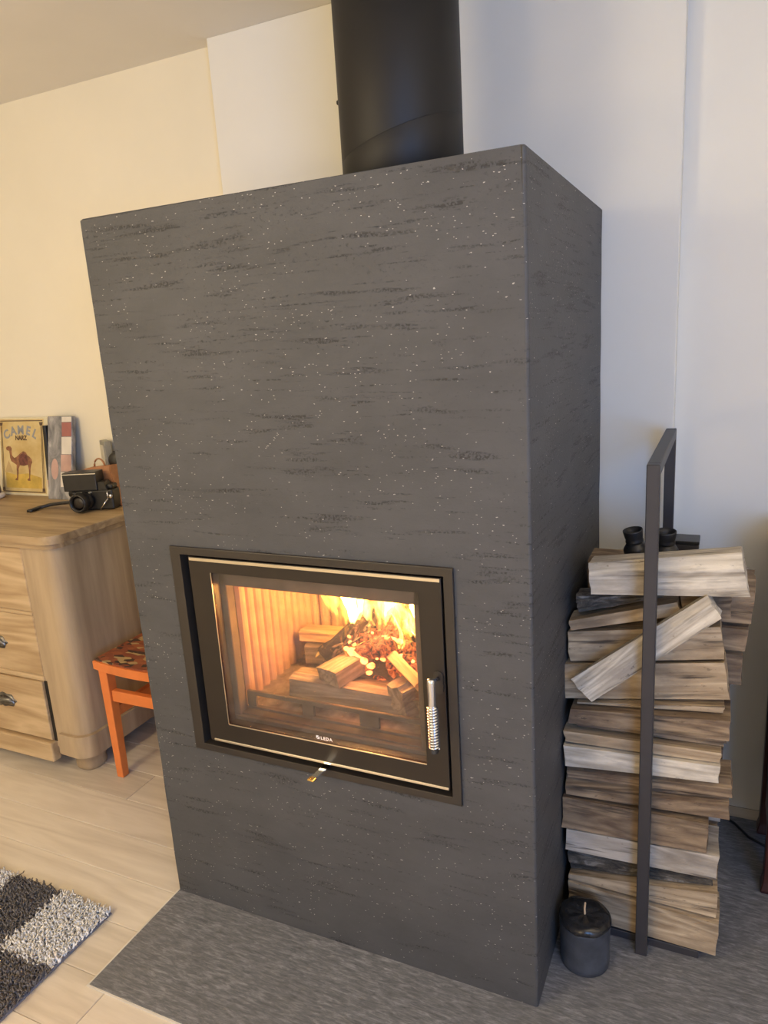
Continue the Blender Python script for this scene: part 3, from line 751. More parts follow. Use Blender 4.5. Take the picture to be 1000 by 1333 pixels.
# curled charred flakes on the left flank of the heap
bm = bmesh.new(); cr = random.Random(12)
for i in range(26):
    c_ = Vector((cr.uniform(-.575, -.465), cr.uniform(.175, .23), 0)); c_.z = 0.64 + (c_.x + .575) * .75 + cr.uniform(-.015, .02)
    L_ = cr.uniform(.02, .05); th = cr.uniform(.4, 1.3); w_ = cr.uniform(.004, .009); cu_ = cr.uniform(-.012, .012)
    pts = [c_ + Vector((math.cos(th) * L_ * (t - .5), cu_ * math.sin(PI * t), math.sin(th) * L_ * (t - .5) + cu_ * .6 * math.sin(PI * t))) for t in (0, .25, .5, .75, 1)]
    tube(bm, pts, [w_ * .5, w_, w_ * 1.1, w_ * .9, w_ * .3], 6, 0.35)
cf = obj('charred_flakes', bm, MT['flake']); tag(cf, 'curled charred flakes with ash white edges left of the embers', 'embers', None, 'stuff')
# ember heap
bm = bmesh.new(); er = random.Random(3)
for i in range(150):
    x = er.gauss(-0.405, 0.062); y_ = er.uniform(0.165, 0.33); x = max(-0.54, min(-0.27, x))
    top = 0.655 + 0.055 * math.exp(-((x + 0.40) / 0.07) ** 2) + 0.25 * (y_ - 0.17)
    z = er.uniform(0.61, top) if er.random() < .3 else top - er.uniform(0, .012)
    s = er.uniform(0.008, 0.02)
    r = bmesh.ops.create_icosphere(bm, subdivisions=1, radius=1)
    rot = Matrix.Rotation(er.uniform(0, 6), 3, Vector((er.random(), er.random(), er.random() + .1)).normalized())
    sc = Vector((s * er.uniform(1, 2.2), s, s * er.uniform(.5, .9)))
    for v in r['verts']:
        p = Vector((v.co.x * sc.x, v.co.y * sc.y, v.co.z * sc.z)) * (1 + 0.25 * mnoise.noise(v.co * 2 + Vector((i, 0, 0))))
        v.co = rot @ p + Vector((x, y_, z))
em = obj('ember_heap', bm, MT['ember']); tag(em, 'heap of glowing red embers in the middle of the fire', 'embers', None, 'stuff')
bm = bmesh.new()
hr_ = random.Random(9)
hot = [(-0.475, 0.172, 0.684, .013), (-0.468, 0.168, 0.670, .010), (-0.458, 0.170, 0.680, .011), (-0.448, 0.165, 0.672, .010), (-0.425, 0.160, 0.662, .008), (-0.43, 0.158, 0.645, .006), (-0.40, 0.20, 0.715, .012), (-0.385, 0.198, 0.716, .011), (-0.37, 0.2, 0.712, .010), (-0.35, 0.17, 0.69, .008)]
hot += [(hr_.uniform(-0.50, -0.30), hr_.uniform(.17, .22), hr_.uniform(.66, .72), hr_.uniform(.003, .006)) for _ in range(22)]
for (x, y_, z, s) in hot:
    r = bmesh.ops.create_icosphere(bm, subdivisions=2, radius=s)
    for v in r['verts']:
        v.co = Vector((v.co.x * 1.3, v.co.y * .8, v.co.z)) * (1 + 0.5 * mnoise.noise(v.co * 90 + Vector((x * 50, 0, 0)))) + Vector((x, y_, z))
hc = obj('white_hot_coals', bm, MT['hot'], None, True); tag(hc, 'white hot coals glowing at the front of the ember heap', 'embers', None, 'stuff')
# flames
fr = thing('fire', 'bright yellow flames leaping above the burning logs', 'fire', (-0.42, 0.24, 0.68))
def flame(base, tip, r, bend, mat, seed, flat=0.5, n=26, tw=0.0):
    base, tip = Vector(base), Vector(tip); bm = bmesh.new(); rings = []
    L = (tip - base).length
    for s in range(n + 1):
        t = s / n
        f = L * 16
        wob = Vector((mnoise.noise(Vector((t * f, seed, 0))) + .5 * mnoise.noise(Vector((t * f * 2.3, seed, 4))), mnoise.noise(Vector((t * f, seed, 9))) * .6, 0)) * min(0.10 * L + .004, .016) * (0.25 + t)
        c = base.lerp(tip, t) + Vector(bend) * math.sin(PI * t) + wob
        sw = 1 + 0.45 * mnoise.noise(Vector((t * f * 1.3, seed * 2.1, 2)))
        rad = max(r * sw * (math.sin(PI * min(1, (t + .06) / 1.06)) ** 0.8) * (1.2 - 0.85 * t), 0.0005)
        ring = []
        for k in range(14):
            a = 2 * PI * k / 14
            rr = rad * (1 + 0.45 * mnoise.noise(Vector((math.cos(a) * 1.6, math.sin(a) * 1.6 + seed * 3, t * f * 1.2))))
            ring.append(c + Vector((rr * math.cos(a + tw * t), rr * flat * math.sin(a + tw * t), 0.5 * rr * math.sin(a * 2 + seed))))
        rings.append(ring)
    rings_mesh(bm, rings); return obj('flame', bm, mat, fr, True)
fl_list = [
 # base, tip, radius, bend, material: single tongues
 ((-0.500, .225, .760), (-0.600, .205, .885), .022, (0.02, 0, .03), 'flame_core'),
 ((-0.540, .225, .770), (-0.590, .215, .900), .016, (-0.01, 0, .01), 'flame'),
 ((-0.505, .225, .750), (-0.470, .225, .810), .016, (-0.01, 0, 0), 'flame_core'),
 ((-0.450, .210, .755), (-0.430, .215, .810), .018, (-0.01, 0, 0), 'flame_core'),
 ((-0.395, .210, .745), (-0.365, .215, .805), .018, (0.01, 0, 0), 'flame_core'),
 ((-0.520, .215, .700), (-0.570, .215, .83), .007, (0.025, 0, 0), 'flame_thin'),
 ((-0.430, .180, .680), (-0.420, .190, .790), .005, (-0.012, 0, 0), 'flame'),
 ((-0.398, .180, .695), (-0.410, .190, .755), .010, (0.012, 0, 0), 'flame_core'),
 ((-0.365, .180, .700), (-0.370, .190, .790), .005, (0.012, 0, 0), 'flame'),
 ((-0.380, .185, .690), (-0.345, .190, .740), .006, (0.012, 0, 0), 'flame_core'),
 ((-0.255, .185, .700), (-0.338, .210, .860), .007, (-0.040, 0, -.02), 'flame_core'),
 ((-0.252, .180, .730), (-0.310, .200, .770), .007, (-0.020, 0, -.01), 'flame_core'),
 ((-0.605, .205, .640), (-0.585, .210, .684), .005, (0.006, 0, 0), 'flame'),
 ((-0.480, .165, .660), (-0.505, .175, .740), .005, (-0.014, 0, 0), 'flame_thin'),
 ((-0.475, .168, .690), (-0.445, .175, .718), .007, (-0.008, 0, 0), 'flame'),
 ((-0.330, .160, .690), (-0.335, .165, .740), .005, (0.008, 0, 0), 'flame_thin'),
]
fq = random.Random(21)
for i in range(38):                    # the main body of the fire
    u = (i + fq.uniform(-.3, .3)) / 37
    x = -0.530 + 0.240 * u; y_ = fq.uniform(.175, .25)
    z = 0.735 + 0.055 * (1 - u) * fq.uniform(.2, 1) + fq.uniform(-.03, .02)
    h = fq.uniform(.07, .22)
    fl_list.append(((x, y_, z), (x - fq.uniform(.0, .05), y_ + fq.uniform(-.015, .015), min(z + h, 1.0)), fq.uniform(.008, .019), (fq.uniform(-.025, .025), 0, 0), fq.choice(['flame', 'flame', 'flame_core', 'flame_thin'])))
for i, (b, t, r, bd, m) in enumerate(fl_list): flame(b, t, r, bd, MT[m], i * 1.7 + 2, tw=rnd.uniform(-1.5, 1.5))

# ------------------------------------------------------------------ dresser
dr = thing('dresser', 'old waxed pine chest of drawers with rounded corner beside the orange stool', 'dresser', (-2.12, 0.59, 0))
BX0, BX1, BY0, BY1 = -2.62, -1.622, 0.322, 0.862
def rplan(x0, x1, y0, y1, r, k=8):
    return [(x0, y1)] + arc(x0 + r, y0 + r, r, PI, 1.5 * PI, k) + arc(x1 - r, y0 + r, r, 1.5 * PI, 2 * PI, k) + [(x1, y1)]
bm = bmesh.new(); plan_prism(bm, rplan(BX0, BX1, BY0, BY1, 0.055, 32), 0.09, 0.820); body = obj('carcass', bm, MT['pine_side'], dr)
bm = bmesh.new(); plan_prism(bm, rplan(BX0 - .012, BX1 + .012, BY0 - .012, BY1, 0.055, 28), 0.820, 0.838, 0.007, 3); obj('top_moulding', bm, MT['pine_top'], dr)
bm = bmesh.new(); plan_prism(bm, rplan(BX0 - .022, BX1 + .022, BY0 - .024, BY1, 0.060, 28), 0.838, 0.865, 0.009, 3); obj('dresser_top', bm, MT['pine_top'], dr)
# plinth, split where the loose bottom drawer front carries its own piece
bm = bmesh.new()
pp = [(-1.742, BY0 - .014), ] + arc(BX1 + .014 - .06, BY0 - .014 + .06, .06, 1.5 * PI, 2 * PI, 28) + [(BX1 + .014, BY1), (BX1 - .02, BY1), (BX1 - .02, BY0 + .02), (-1.742, BY0 + .02)]
plan_prism(bm, pp, 0.070, 0.150, 0.006, 2); obj('plinth', bm, MT['pine_side'], dr)
DX_R, DX_L = -1.770, -2.470
bm = bmesh.new(); box(bm, DX_L, DX_R, BY0 - .003, BY0 + .01, 0.594, 0.816, bev=0.002); d1 = obj('drawer', bm, MT['pine_front'], dr)
bm = bmesh.new(); box(bm, DX_L, DX_R + .001, BY0 - .003, BY0 + .01, 0.360, 0.578, bev=0.002); d2 = obj('drawer', bm, MT['pine_front'], dr)
bm = bmesh.new(); box(bm, DX_L, DX_R - .004, BY0 - .012, BY0 + .01, 0.118, 0.338, bev=0.002); d3 = obj('drawer', bm, MT['pine_front'], dr)
bm = bmesh.new(); box(bm, DX_L - .02, DX_R + .004, BY0 - .026, BY0 + .01, 0.040, 0.112, bev=0.006, seg=2); o = obj('plinth_front', bm, MT['pine_front'], d3)
for z0, z1 in ((0.5785, 0.5935), (0.3385, 0.3595)):
    bxo('drawer_rail', (DX_L, DX_R + .002, BY0 - .006, BY0 + .01, z0 + .002, z1 - .002), MT['pine_front'], dr, 0.002)
bm = bmesh.new(); box(bm, DX_R - .004, DX_R + .010, BY0 - .0015, BY0 + .006, 0.112, 0.340); obj('gap_shade_strip', bm, MT['recess'], dr)  # black strip stands in for the shade in the gap beside the bottom drawer
def foot(cx, cy):
    bm = bmesh.new(); rings = []
    for r, z in [(0.043, 0.0005), (0.047, 0.006), (0.048, 0.018), (0.046, 0.030), (0.050, 0.044), (0.058, 0.058), (0.068, 0.072), (0.068, 0.0895)]:
        ring = []
        for k in range(24):
            a = 2 * PI * k / 24; e = 2.6
            ca, sa = math.cos(a), math.sin(a)
            ring.append(Vector((cx + r * math.copysign(abs(ca) ** (2 / e), ca), cy + r * math.copysign(abs(sa) ** (2 / e), sa), z)))
        rings.append(ring)
    rings_mesh(bm, rings); return obj('foot', bm, MT['pine_side'], dr, True)
for fx in (-1.688, -2.545):
    for fy in (0.388, 0.780): foot(fx, fy)
def cup_pull(cx, cz, d):
    bm = bmesh.new(); rings = []
    for k in range(13):          # scalloped half dome open below
        a = PI * k / 12; ring = []
        for j in range(7):
            b = (PI / 2) * j / 6
            rx, rz, ry = 0.044, 0.030, 0.024
            ring.append(Vector((cx + rx * math.cos(a) * math.cos(b) * 1.0, BY0 - 0.004 - d - ry * math.sin(b) * (0.35 + 0.65 * math.sin(a)), cz - 0.012 + rz * math.sin(a) * math.cos(b) ** .6 + 0.002 * math.sin(a * 9) * math.cos(b))))
        rings.append(ring)
    rings_mesh(bm, rings, cap=False, closed=False)
    # back plate with lobed edge
    pts = []
    for k in range(28):
        a = 2 * PI * k / 28; r = 1 + 0.10 * math.cos(a * 7)
        pts.append((cx + 0.052 * r * math.cos(a), cz + 0.026 * r * math.sin(a)))
    a_ = [bm.verts.new((x, BY0 - 0.0045 - d, z)) for x, z in pts]; b_ = [bm.verts.new((x, BY0 - 0.003 - d, z)) for x, z in pts]
    bm.faces.new(a_); [bm.faces.new((a_[i], a_[(i + 1) % 28], b_[(i + 1) % 28], b_[i])) for i in range(28)]
    return bm
for dd, cz, dpt in ((d1, 0.70, 0), (d2, 0.463, 0), (d3, 0.243, 0.009)):
    for cx in (-1.975, -2.27):
        o = obj('drawer_pull', cup_pull(cx, cz, dpt), MT['pull'], dd, True)

# ------------------------------------------------------------------ things on the dresser
TZ = 0.8655
def lean(x, y_, z, ang, yaw=0.0): return Matrix.Translation((x, y_, z)) @ Matrix.Rotation(yaw, 4, 'Z') @ Matrix.Rotation(-ang, 4, 'X')
# tin sign, local x across, z up, front at -y
sgn = thing('tin_sign', 'yellow tin sign with a camel leaning on the wall over the dresser', 'sign', (-2.30, 0.815, TZ))
SW, SH = 0.286, 0.322
A = lean(-2.318, 0.808, TZ, math.radians(8.5))
def signmat():
    m, nt, b = newmat('yellowed_tin_print')
    v = coords(nt, kind='Generated'); n = noise(nt, v, 3, 4)
    r = ramp(nt, n, [(0.3, (0.55, 0.38, 0.13)), (0.7, (0.72, 0.58, 0.28))])
    nt.links.new(r.outputs[0], b.inputs['Base Color']); b.inputs['Roughness'].default_value = 0.3; return m
SM = signmat(); SC = plain('cream_tin_border', (0.72, 0.64, 0.42), 0.35); SB = plain('brown_print', (0.10, 0.055, 0.03), 0.5); SCM = plain('camel_print', (0.26, 0.11, 0.05), 0.5, var=0.5, scale=60)
SG = plain('grey_blue_print', (0.30, 0.30, 0.30), 0.5); SY = plain('sand_print', (0.62, 0.42, 0.08), 0.5, var=0.2, scale=20)
def sobj(name, bm, mat):
    bmesh.ops.transform(bm, matrix=A, verts=bm.verts[:]); return obj(name, bm, mat, sgn)
bm = bmesh.new(); box(bm, -SW / 2, SW / 2, 0, 0.006, 0, SH, bev=0.002, seg=2); sobj('tin_plate', bm, SC)
bm = bmesh.new(); box(bm, -SW / 2 + .006, SW / 2 - .020, -0.0006, 0.001, .010, SH - .007); sobj('printed_panel', bm, SM)
def flat(name, polys, mat, y_=-0.0012):
    bm = bmesh.new()
    for p in polys: quadxz(bm, p, y_)
    return sobj(name, bm, mat)
x0, x1 = -SW / 2, SW / 2 - 0.014
bars = []
for xx in (x0 + .010, x1 - .026):
    bars += [[(xx, .030), (xx + .010, .030), (xx + .010, SH - .034), (xx, SH - .034)],
             [(xx - .004, .018), (xx + .014, .018), (xx + .012, .032), (xx - .002, .032)], [(xx - .002, SH - .034), (xx + .012, SH - .034), (xx + .016, SH - .020), (xx - .006, SH - .020)]]
bars = [[(xx, .032), (xx + .003, .032), (xx + .003, SH - .036), (xx, SH - .036)] for xx in (x0 + .012, x0 + .018, x1 - .024, x1 - .018)] + [b for i, b in enumerate(bars) if i % 3]
bars += [[(x0 + .01, SH - .016), (x1 - .012, SH - .016), (x1 - .012, SH - .012), (x0 + .01, SH - .012)], [(x0 + .01, .013), (x1 - .012, .013), (x1 - .012, .017), (x0 + .01, .017)]]
flat('column_border', bars, SB)
flat('sand', [[(x0 + .03, .03), (x1 - .032, .03), (x1 - .03, .075), (x0 + .16, .092), (x0 + .09, .085), (x0 + .03, .095)]], SY, -0.0009)
pyr = [[(x0 + .025, .095), (x0 + .075, .095), (x0 + .05, .145)]]
flat('pyramid', pyr, plain('pale_print', (0.55, 0.38, 0.16), 0.5), -0.0009)
# camel outline (sign coordinates in mm-like units measured on the sign)
def cm(px, pz): return (x0 - 0.006 + px * 0.00048, .325 - pz * 0.00034 + 0.020)
K = [(95,430),(120,415),(150,420),(165,445),(160,480),(165,530),(190,560),(220,545),(245,520),(275,495),(305,475),(335,490),(355,525),(380,545),(405,575),(410,610),(395,640),(385,690),(380,740),(375,800),(378,835),(345,835),(340,820),(362,800),(365,740),(362,690),(355,640),(310,655),(255,650),(240,690),(235,740),(228,800),(225,835),(190,832),(195,815),(212,800),(215,740),(212,690),(215,645),(180,620),(150,600),(138,560),(135,510),(130,475),(100,465),(92,450)]
flat('camel_emblem', [[cm(a, b) for a, b in K]], SCM)
flat('camel_saddle', [[cm(a, b) for a, b in [(252,530),(300,500),(350,530),(360,590),(350,640),(300,650),(255,640),(248,590)]]], plain('saddle_print', (0.16, 0.05, 0.035), 0.5, var=0.5, scale=80), -0.0015)
for i, (ch, ang) in enumerate(zip('CAMEL', (28, 13, 0, -13, -28))):
    px = [125, 198, 285, 385, 445][i]; pz = [298, 262, 250, 258, 292][i]; px = [125, 200, 285, 370, 440][i]
    X, Z = cm(px, pz)
    m4 = A @ Matrix.Translation((X, -0.0013, Z - 0.006)) @ Matrix.Rotation(-math.radians(ang), 4, 'Y') @ FRONT
    text('sign_letter', ch, 0.050, m4, SG, sgn, bold=0.0016)
X, Z = cm(285, 305); text('sign_lettering', 'NARZ', 0.026, A @ Matrix.Translation((X, -0.0014, Z - 0.012)) @ FRONT, SB, sgn, 0.95, bold=0.001)

# collage print board
pc = thing('print_board', 'glossy grey board with faded red and white squares leaning beside the camel sign', 'picture', (-2.05, 0.80, TZ))
B = lean(-2.078, 0.770, TZ, math.radians(11.0))
PWd, PH = 0.132, 0.330
def pboardmat():
    m, nt, b = newmat('glossy_grey_print')
    n = noise(nt, coords(nt, (9, 9, 5)), 2, 4, 0.6, 1.0)
    r = ramp(nt, n, [(0.35, (0.15, 0.15, 0.155)), (0.55, (0.32, 0.31, 0.30)), (0.72, (0.55, 0.52, 0.49))])
    nt.links.new(r.outputs[0], b.inputs['Base Color']); b.inputs['Roughness'].default_value = 0.25; return m
def pobj(name, bm, mat):
    bmesh.ops.transform(bm, matrix=B, verts=bm.verts[:]); return obj(name, bm, mat, pc)
bm = bmesh.new(); box(bm, -PWd / 2, PWd / 2, 0, 0.018, 0, PH, bev=0.001); pobj('board', bm, pboardmat())
RD = plain('faded_red_print', (0.36, 0.13, 0.11), 0.3, var=0.2); WH = plain('cream_print', (0.72, 0.66, 0.56), 0.3); PK = plain('pink_print', (0.52, 0.33, 0.27), 0.3, var=0.2)
def sq(l): 
    bm = bmesh.new()
    for (a, b, c_, d) in l: quadxz(bm, [(a, c_), (b, c_), (b, d), (a, d)], -0.0006)
    return bm
pobj('red_square', sq([(0.012, .064, .250, .305)]), RD)
pobj('pink_square', sq([(0.006, .062, .112, .178)]), PK)
pobj('cream_square', sq([(0.010, .064, .180, .248)]), WH); pobj('cream_square', sq([(0.004, .060, .050, .108)]), WH); pobj('cream_square', sq([(0.012, .064, .307, .327)]), WH)
bm = bmesh.new(); quadxz(bm, arc(-0.028, .120, .020, 0, 2 * PI, 18)[:-1], -0.0006)
for v in bm.verts: v.co.z = .120 + (v.co.z - .120) * 2.1
pobj('pink_oval', bm, PK)
# thin red and black spine standing between the sign and the board
sp = thing('thin_book', 'thin dark book with red foot squeezed between the camel sign and grey board', 'book', (-2.163, 0.81, TZ))
bm = bmesh.new(); box(bm, -0.009, 0.009, 0, 0.12, 0.07, 0.29, bev=0.001, mat=lean(-2.160, 0.795, TZ, math.radians(5)) ); 
o = obj('book_cover', bm, MT['black_plastic'], sp)
bm = bmesh.new(); box(bm, -0.009, 0.009, 0, 0.12, 0.0, 0.0695, bev=0.001, mat=lean(-2.160, 0.795, TZ, math.radians(5))); obj('book_foot', bm, RD, sp)
# cup at the left edge
cu = thing('candle_jar', 'taupe jar with white foot at the left edge of the dresser top', 'jar', (-2.425, 0.735, TZ))
bm = bmesh.new(); lathe(bm, [(0.036, TZ + 0.022), (0.037, TZ + 0.024), (0.033, TZ + 0.088), (0.030, TZ + 0.090), (0.029, TZ + 0.080)], (-2.425, 0.735, 0), 32); obj('jar_body', bm, MT['brown_cup'], cu, True)
bm = bmesh.new(); lathe(bm, [(0.040, TZ), (0.048, TZ + 0.003), (0.049, TZ + 0.012), (0.044, TZ + 0.0215), (0.036, TZ + 0.0218)], (-2.425, 0.735, 0), 32); obj('jar_foot', bm, MT['white_cer'], cu, True)

# old camera with hood, strap; leather case; grey lamp head
cam_t = thing('film_camera', 'old black film camera with wide lens and wrist strap on the dresser', 'camera', (-1.745, 0.665, TZ))
Cm = Matrix.Translation((-1.768, 0.655, TZ)) @ Matrix.Rotation(math.radians(20), 4, 'Z')
def cobj(name, f, mat, smooth=False, parent=None):
    bm = bmesh.new(); f(bm); bmesh.ops.transform(bm, matrix=Cm, verts=bm.verts[:]); o = obj(name, bm, mat, cam_t, smooth)
    if parent is not None: adopt(o, parent)
    return o
cbody = cobj('camera_body', lambda bm: box(bm, -0.065, 0.078, -0.012, 0.05, 0.0, 0.074, bev=0.006, seg=2), MT['black_plastic'])
cobj('camera_top', lambda bm: box(bm, 0.031, 0.076, -0.004, 0.042, 0.074, 0.092, bev=0.006, seg=2), MT['black_plastic'])
cobj('pentaprism', lambda bm: rings_mesh(bm, [[(0.002, -0.016, 0.074), (0.062, -0.016, 0.074), (0.062, 0.045, 0.074), (0.002, 0.045, 0.074)], [(0.012, -0.016, 0.104), (0.052, -0.016, 0.104), (0.048, 0.035, 0.104), (0.016, 0.035, 0.104)]]), MT['black_plastic'])
ln = cobj('lens_barrel', lambda bm: lathe(bm, [(0.030, 0), (0.033, 0.004), (0.033, 0.018), (0.031, 0.020), (0.031, 0.030), (0.0345, 0.034), (0.0345, 0.056), (0.032, 0.060), (0.027, 0.060), (0.024, 0.050)], (-0.022, -0.010, 0.038), 28, (-0.15, -1, 0), cap=False), MT['black_plastic'], True)
cobj('lens_glass', lambda bm: lathe(bm, [(0.0245, 0.048), (0.018, 0.052), (0.006, 0.054), (0.001, 0.054)], (-0.022, -0.010, 0.038), 24, (-0.15, -1, 0)), MT['door'], True, ln)
hd = cobj('viewing_hood', lambda bm: box(bm, -0.098, 0.028, -0.022, 0.042, 0.0745, 0.142, bev=0.003, seg=2), MT['black_plastic'])
cobj('hood_rim', lambda bm: box(bm, -0.099, 0.029, -0.0235, -0.0215, 0.135, 0.138), MT['chrome'], False, hd)
cobj('focus_knob', lambda bm: lathe(bm, [(0.004, 0), (0.016, 0.001), (0.016, 0.014), (0.012, 0.016), (0.012, 0.03), (0.003, 0.031)], (-0.066, 0.015, 0.060), 18, (-1, 0, 0)), MT['black_plastic'], True)
cobj('name_bar', lambda bm: box(bm, -0.040, 0.0, -0.0145, -0.012, 0.064, 0.069), MT['chrome'])
cobj('strap_ring', lambda bm: (tube(bm, [(0.062, -0.018 - 0.004 * math.sin(a), 0.056 + 0.012 * math.cos(a)) for a in [2 * PI * k / 10 for k in range(11)]], 0.0022, 6), tube(bm, [(0.062, -0.018, 0.044), (0.045, -0.026, 0.022), (0.030, -0.024, 0.006)], 0.0022, 6), lathe(bm, [(0.002, 0), (0.008, .001), (0.008, .006), (0.003, .007)], (0.070, -0.012, 0.05), 12, (0, -1, 0))), MT['chrome'], True)
def strap(bm):
    pts = [(-1.85, .640, TZ + .020), (-1.88, .648, TZ + .024), (-1.93, .655, TZ + .018), (-1.985, .645, TZ + .012), (-2.010, .610, TZ + .007), (-2.008, .565, TZ + .0045)]
    P = []
    for a, b in zip(pts[:-1], pts[1:]):
        for k in range(4): P.append(Vector(a).lerp(Vector(b), k / 4))
    P.append(Vector(pts[-1])); tube(bm, P, 0.012, 8, 0.55)
bm = bmesh.new(); strap(bm); obj('wrist_strap', bm, MT['black_plastic'], cam_t, True)
cs = thing('leather_case', 'tan leather camera case with loop handle behind the black camera', 'case', (-1.79, 0.745, TZ))
bm = bmesh.new()
rings_mesh(bm, [[(-1.885, .718, TZ), (-1.70, .718, TZ), (-1.70, .778, TZ), (-1.885, .778, TZ)], [(-1.885, .718, TZ + .128), (-1.735, .718, TZ + .128), (-1.735, .778, TZ + .128), (-1.885, .778, TZ + .128)],
                [(-1.865, .728, TZ + .138), (-1.742, .728, TZ + .150), (-1.742, .770, TZ + .150), (-1.865, .770, TZ + .138)]])
bmesh.ops.bevel(bm, geom=bm.edges[:], offset=0.003, segments=2, affect='EDGES'); obj('case_body', bm, MT['leather'], cs)
bm = bmesh.new(); tube(bm, [(-1.815 + 0.026 * math.cos(a), .748, TZ + .142 + 0.030 * math.sin(a)) for a in [PI * k / 10 for k in range(11)]], 0.0045, 8, 0.6); obj('loop_handle', bm, MT['leather'], cs, True)
lv_ = thing('slide_viewer', 'grey metal box with pale face standing behind the camera next to the fireplace', 'projector', (-1.83, 0.82, TZ))
Lm = Matrix.Translation((-1.893, 0.838, TZ)) @ Matrix.Rotation(math.radians(-32), 4, 'Z')
bm = bmesh.new(); box(bm, 0, 0.072, 0.0, 0.028, 0.0005, 0.228, bev=0.004, seg=2, mat=Lm); obj('housing', bm, MT['grey_metal'], lv_)
bm = bmesh.new(); box(bm, 0.010, 0.064, -0.003, 0.0, 0.06, 0.212, bev=0.002, mat=Lm); obj('pale_face', bm, MT['cream_plastic'], lv_)
bm = bmesh.new(); lathe(bm, [(0.02, 0), (0.026, 0.002), (0.030, 0.02), (0.025, 0.024), (0.01, 0.026)], Lm @ Vector((0.128, 0.032, 0.160)), 24, (0.4, -1, 0.1)); obj('black_dial', bm, MT['black_plastic'], lv_, True)
bm = bmesh.new(); tube(bm, [Lm @ Vector(p) for p in [(0.098, 0.034, 0.19), (0.098, 0.034, 0.13), (0.098, 0.034, 0.07), (0.098, 0.034, 0.001)]], 0.012, 10); obj('stem', bm, MT['black_plastic'], lv_, True)

# ------------------------------------------------------------------ orange stool
st = thing('stool', 'orange painted wooden stool with patterned seat partly hidden behind the fireplace', 'stool', (-1.36, 0.53, 0))
SX0, SX1, SY0, SY1, SZ = -1.553, -1.150, 0.343, 0.735, 0.437
def seatmat():
    m, nt, b = newmat('patterned_seat_fabric')
    v = coords(nt); vo = N(nt, 'ShaderNodeTexVoronoi'); vo.inputs['Scale'].default_value = 65
    nt.links.new(coords(nt, (0.5, 1, 1), (0, 0, .5)), vo.inputs['Vector'])
    sep = N(nt, 'ShaderNodeSeparateColor'); nt.links.new(vo.outputs['Color'], sep.inputs[0])
    r = ramp(nt, sep.outputs[0], [(0.0, (0.23, 0.06, 0.025)), (0.42, (0.30, 0.085, 0.03)), (0.62, (0.06, 0.03, 0.02)), (0.80, (0.42, 0.28, 0.12))])
    r.color_ramp.interpolation = 'CONSTANT'
    nt.links.new(r.outputs[0], b.inputs['Base Color']); b.inputs['Roughness'].default_value = 0.6; return m
bow = [(SX0 + (SX1 - SX0) * k / 10, SY0 - 0.018 * math.sin(PI * k / 10)) for k in range(11)]
bm = bmesh.new(); plan_prism(bm, bow + [(SX1, SY1), (SX0, SY1)], SZ - 0.032, SZ - 0.002, 0.003); obj('seat_frame', bm, MT['orange'], st)
bm = bmesh.new(); plan_prism(bm, [(x * 0.985 - 0.0202, y_ + 0.006) for x, y_ in bow] + [(SX1 - .004, SY1 - .005), (SX0 + .004, SY1 - .005)], SZ - 0.002, SZ + 0.004, 0.002); obj('seat', bm, seatmat(), st)
LT = 0.036
for (lx_, ly) in ((SX0 + .012, SY0 + .006), (SX1 - .012 - LT, SY0 + .006), (SX0 + .012, SY1 - .01 - LT), (SX1 - .012 - LT, SY1 - .01 - LT)):
    bm = bmesh.new(); tp = 0.004
    rings_mesh(bm, [[(lx_ + tp, ly + tp, 0.0005), (lx_ + LT - tp, ly + tp, 0.0005), (lx_ + LT - tp, ly + LT - tp, 0.0005), (lx_ + tp, ly + LT - tp, 0.0005)],
                    [(lx_, ly, SZ - .032), (lx_ + LT, ly, SZ - .032), (lx_ + LT, ly + LT, SZ - .032), (lx_, ly + LT, SZ - .032)]])
    bmesh.ops.bevel(bm, geom=bm.edges[:], offset=0.0015, segments=1, affect='EDGES'); obj('leg', bm, MT['orange'], st)
bxo('stretcher', (SX0 + .012 + LT, SX1 - .012 - LT, SY0 + .014, SY0 + .036, 0.288, 0.328), MT['orange'], st, 0.002)
bxo('stretcher', (SX0 + .02, SX0 + .04, SY0 + .006 + LT, SY1 - .01 - LT, 0.220, 0.258), MT['orange'], st, 0.002)
bxo('stretcher', (SX0 + .012 + LT, SX1 - .012 - LT, SY1 - .04, SY1 - .018, 0.288, 0.328), MT['orange'], st, 0.002)

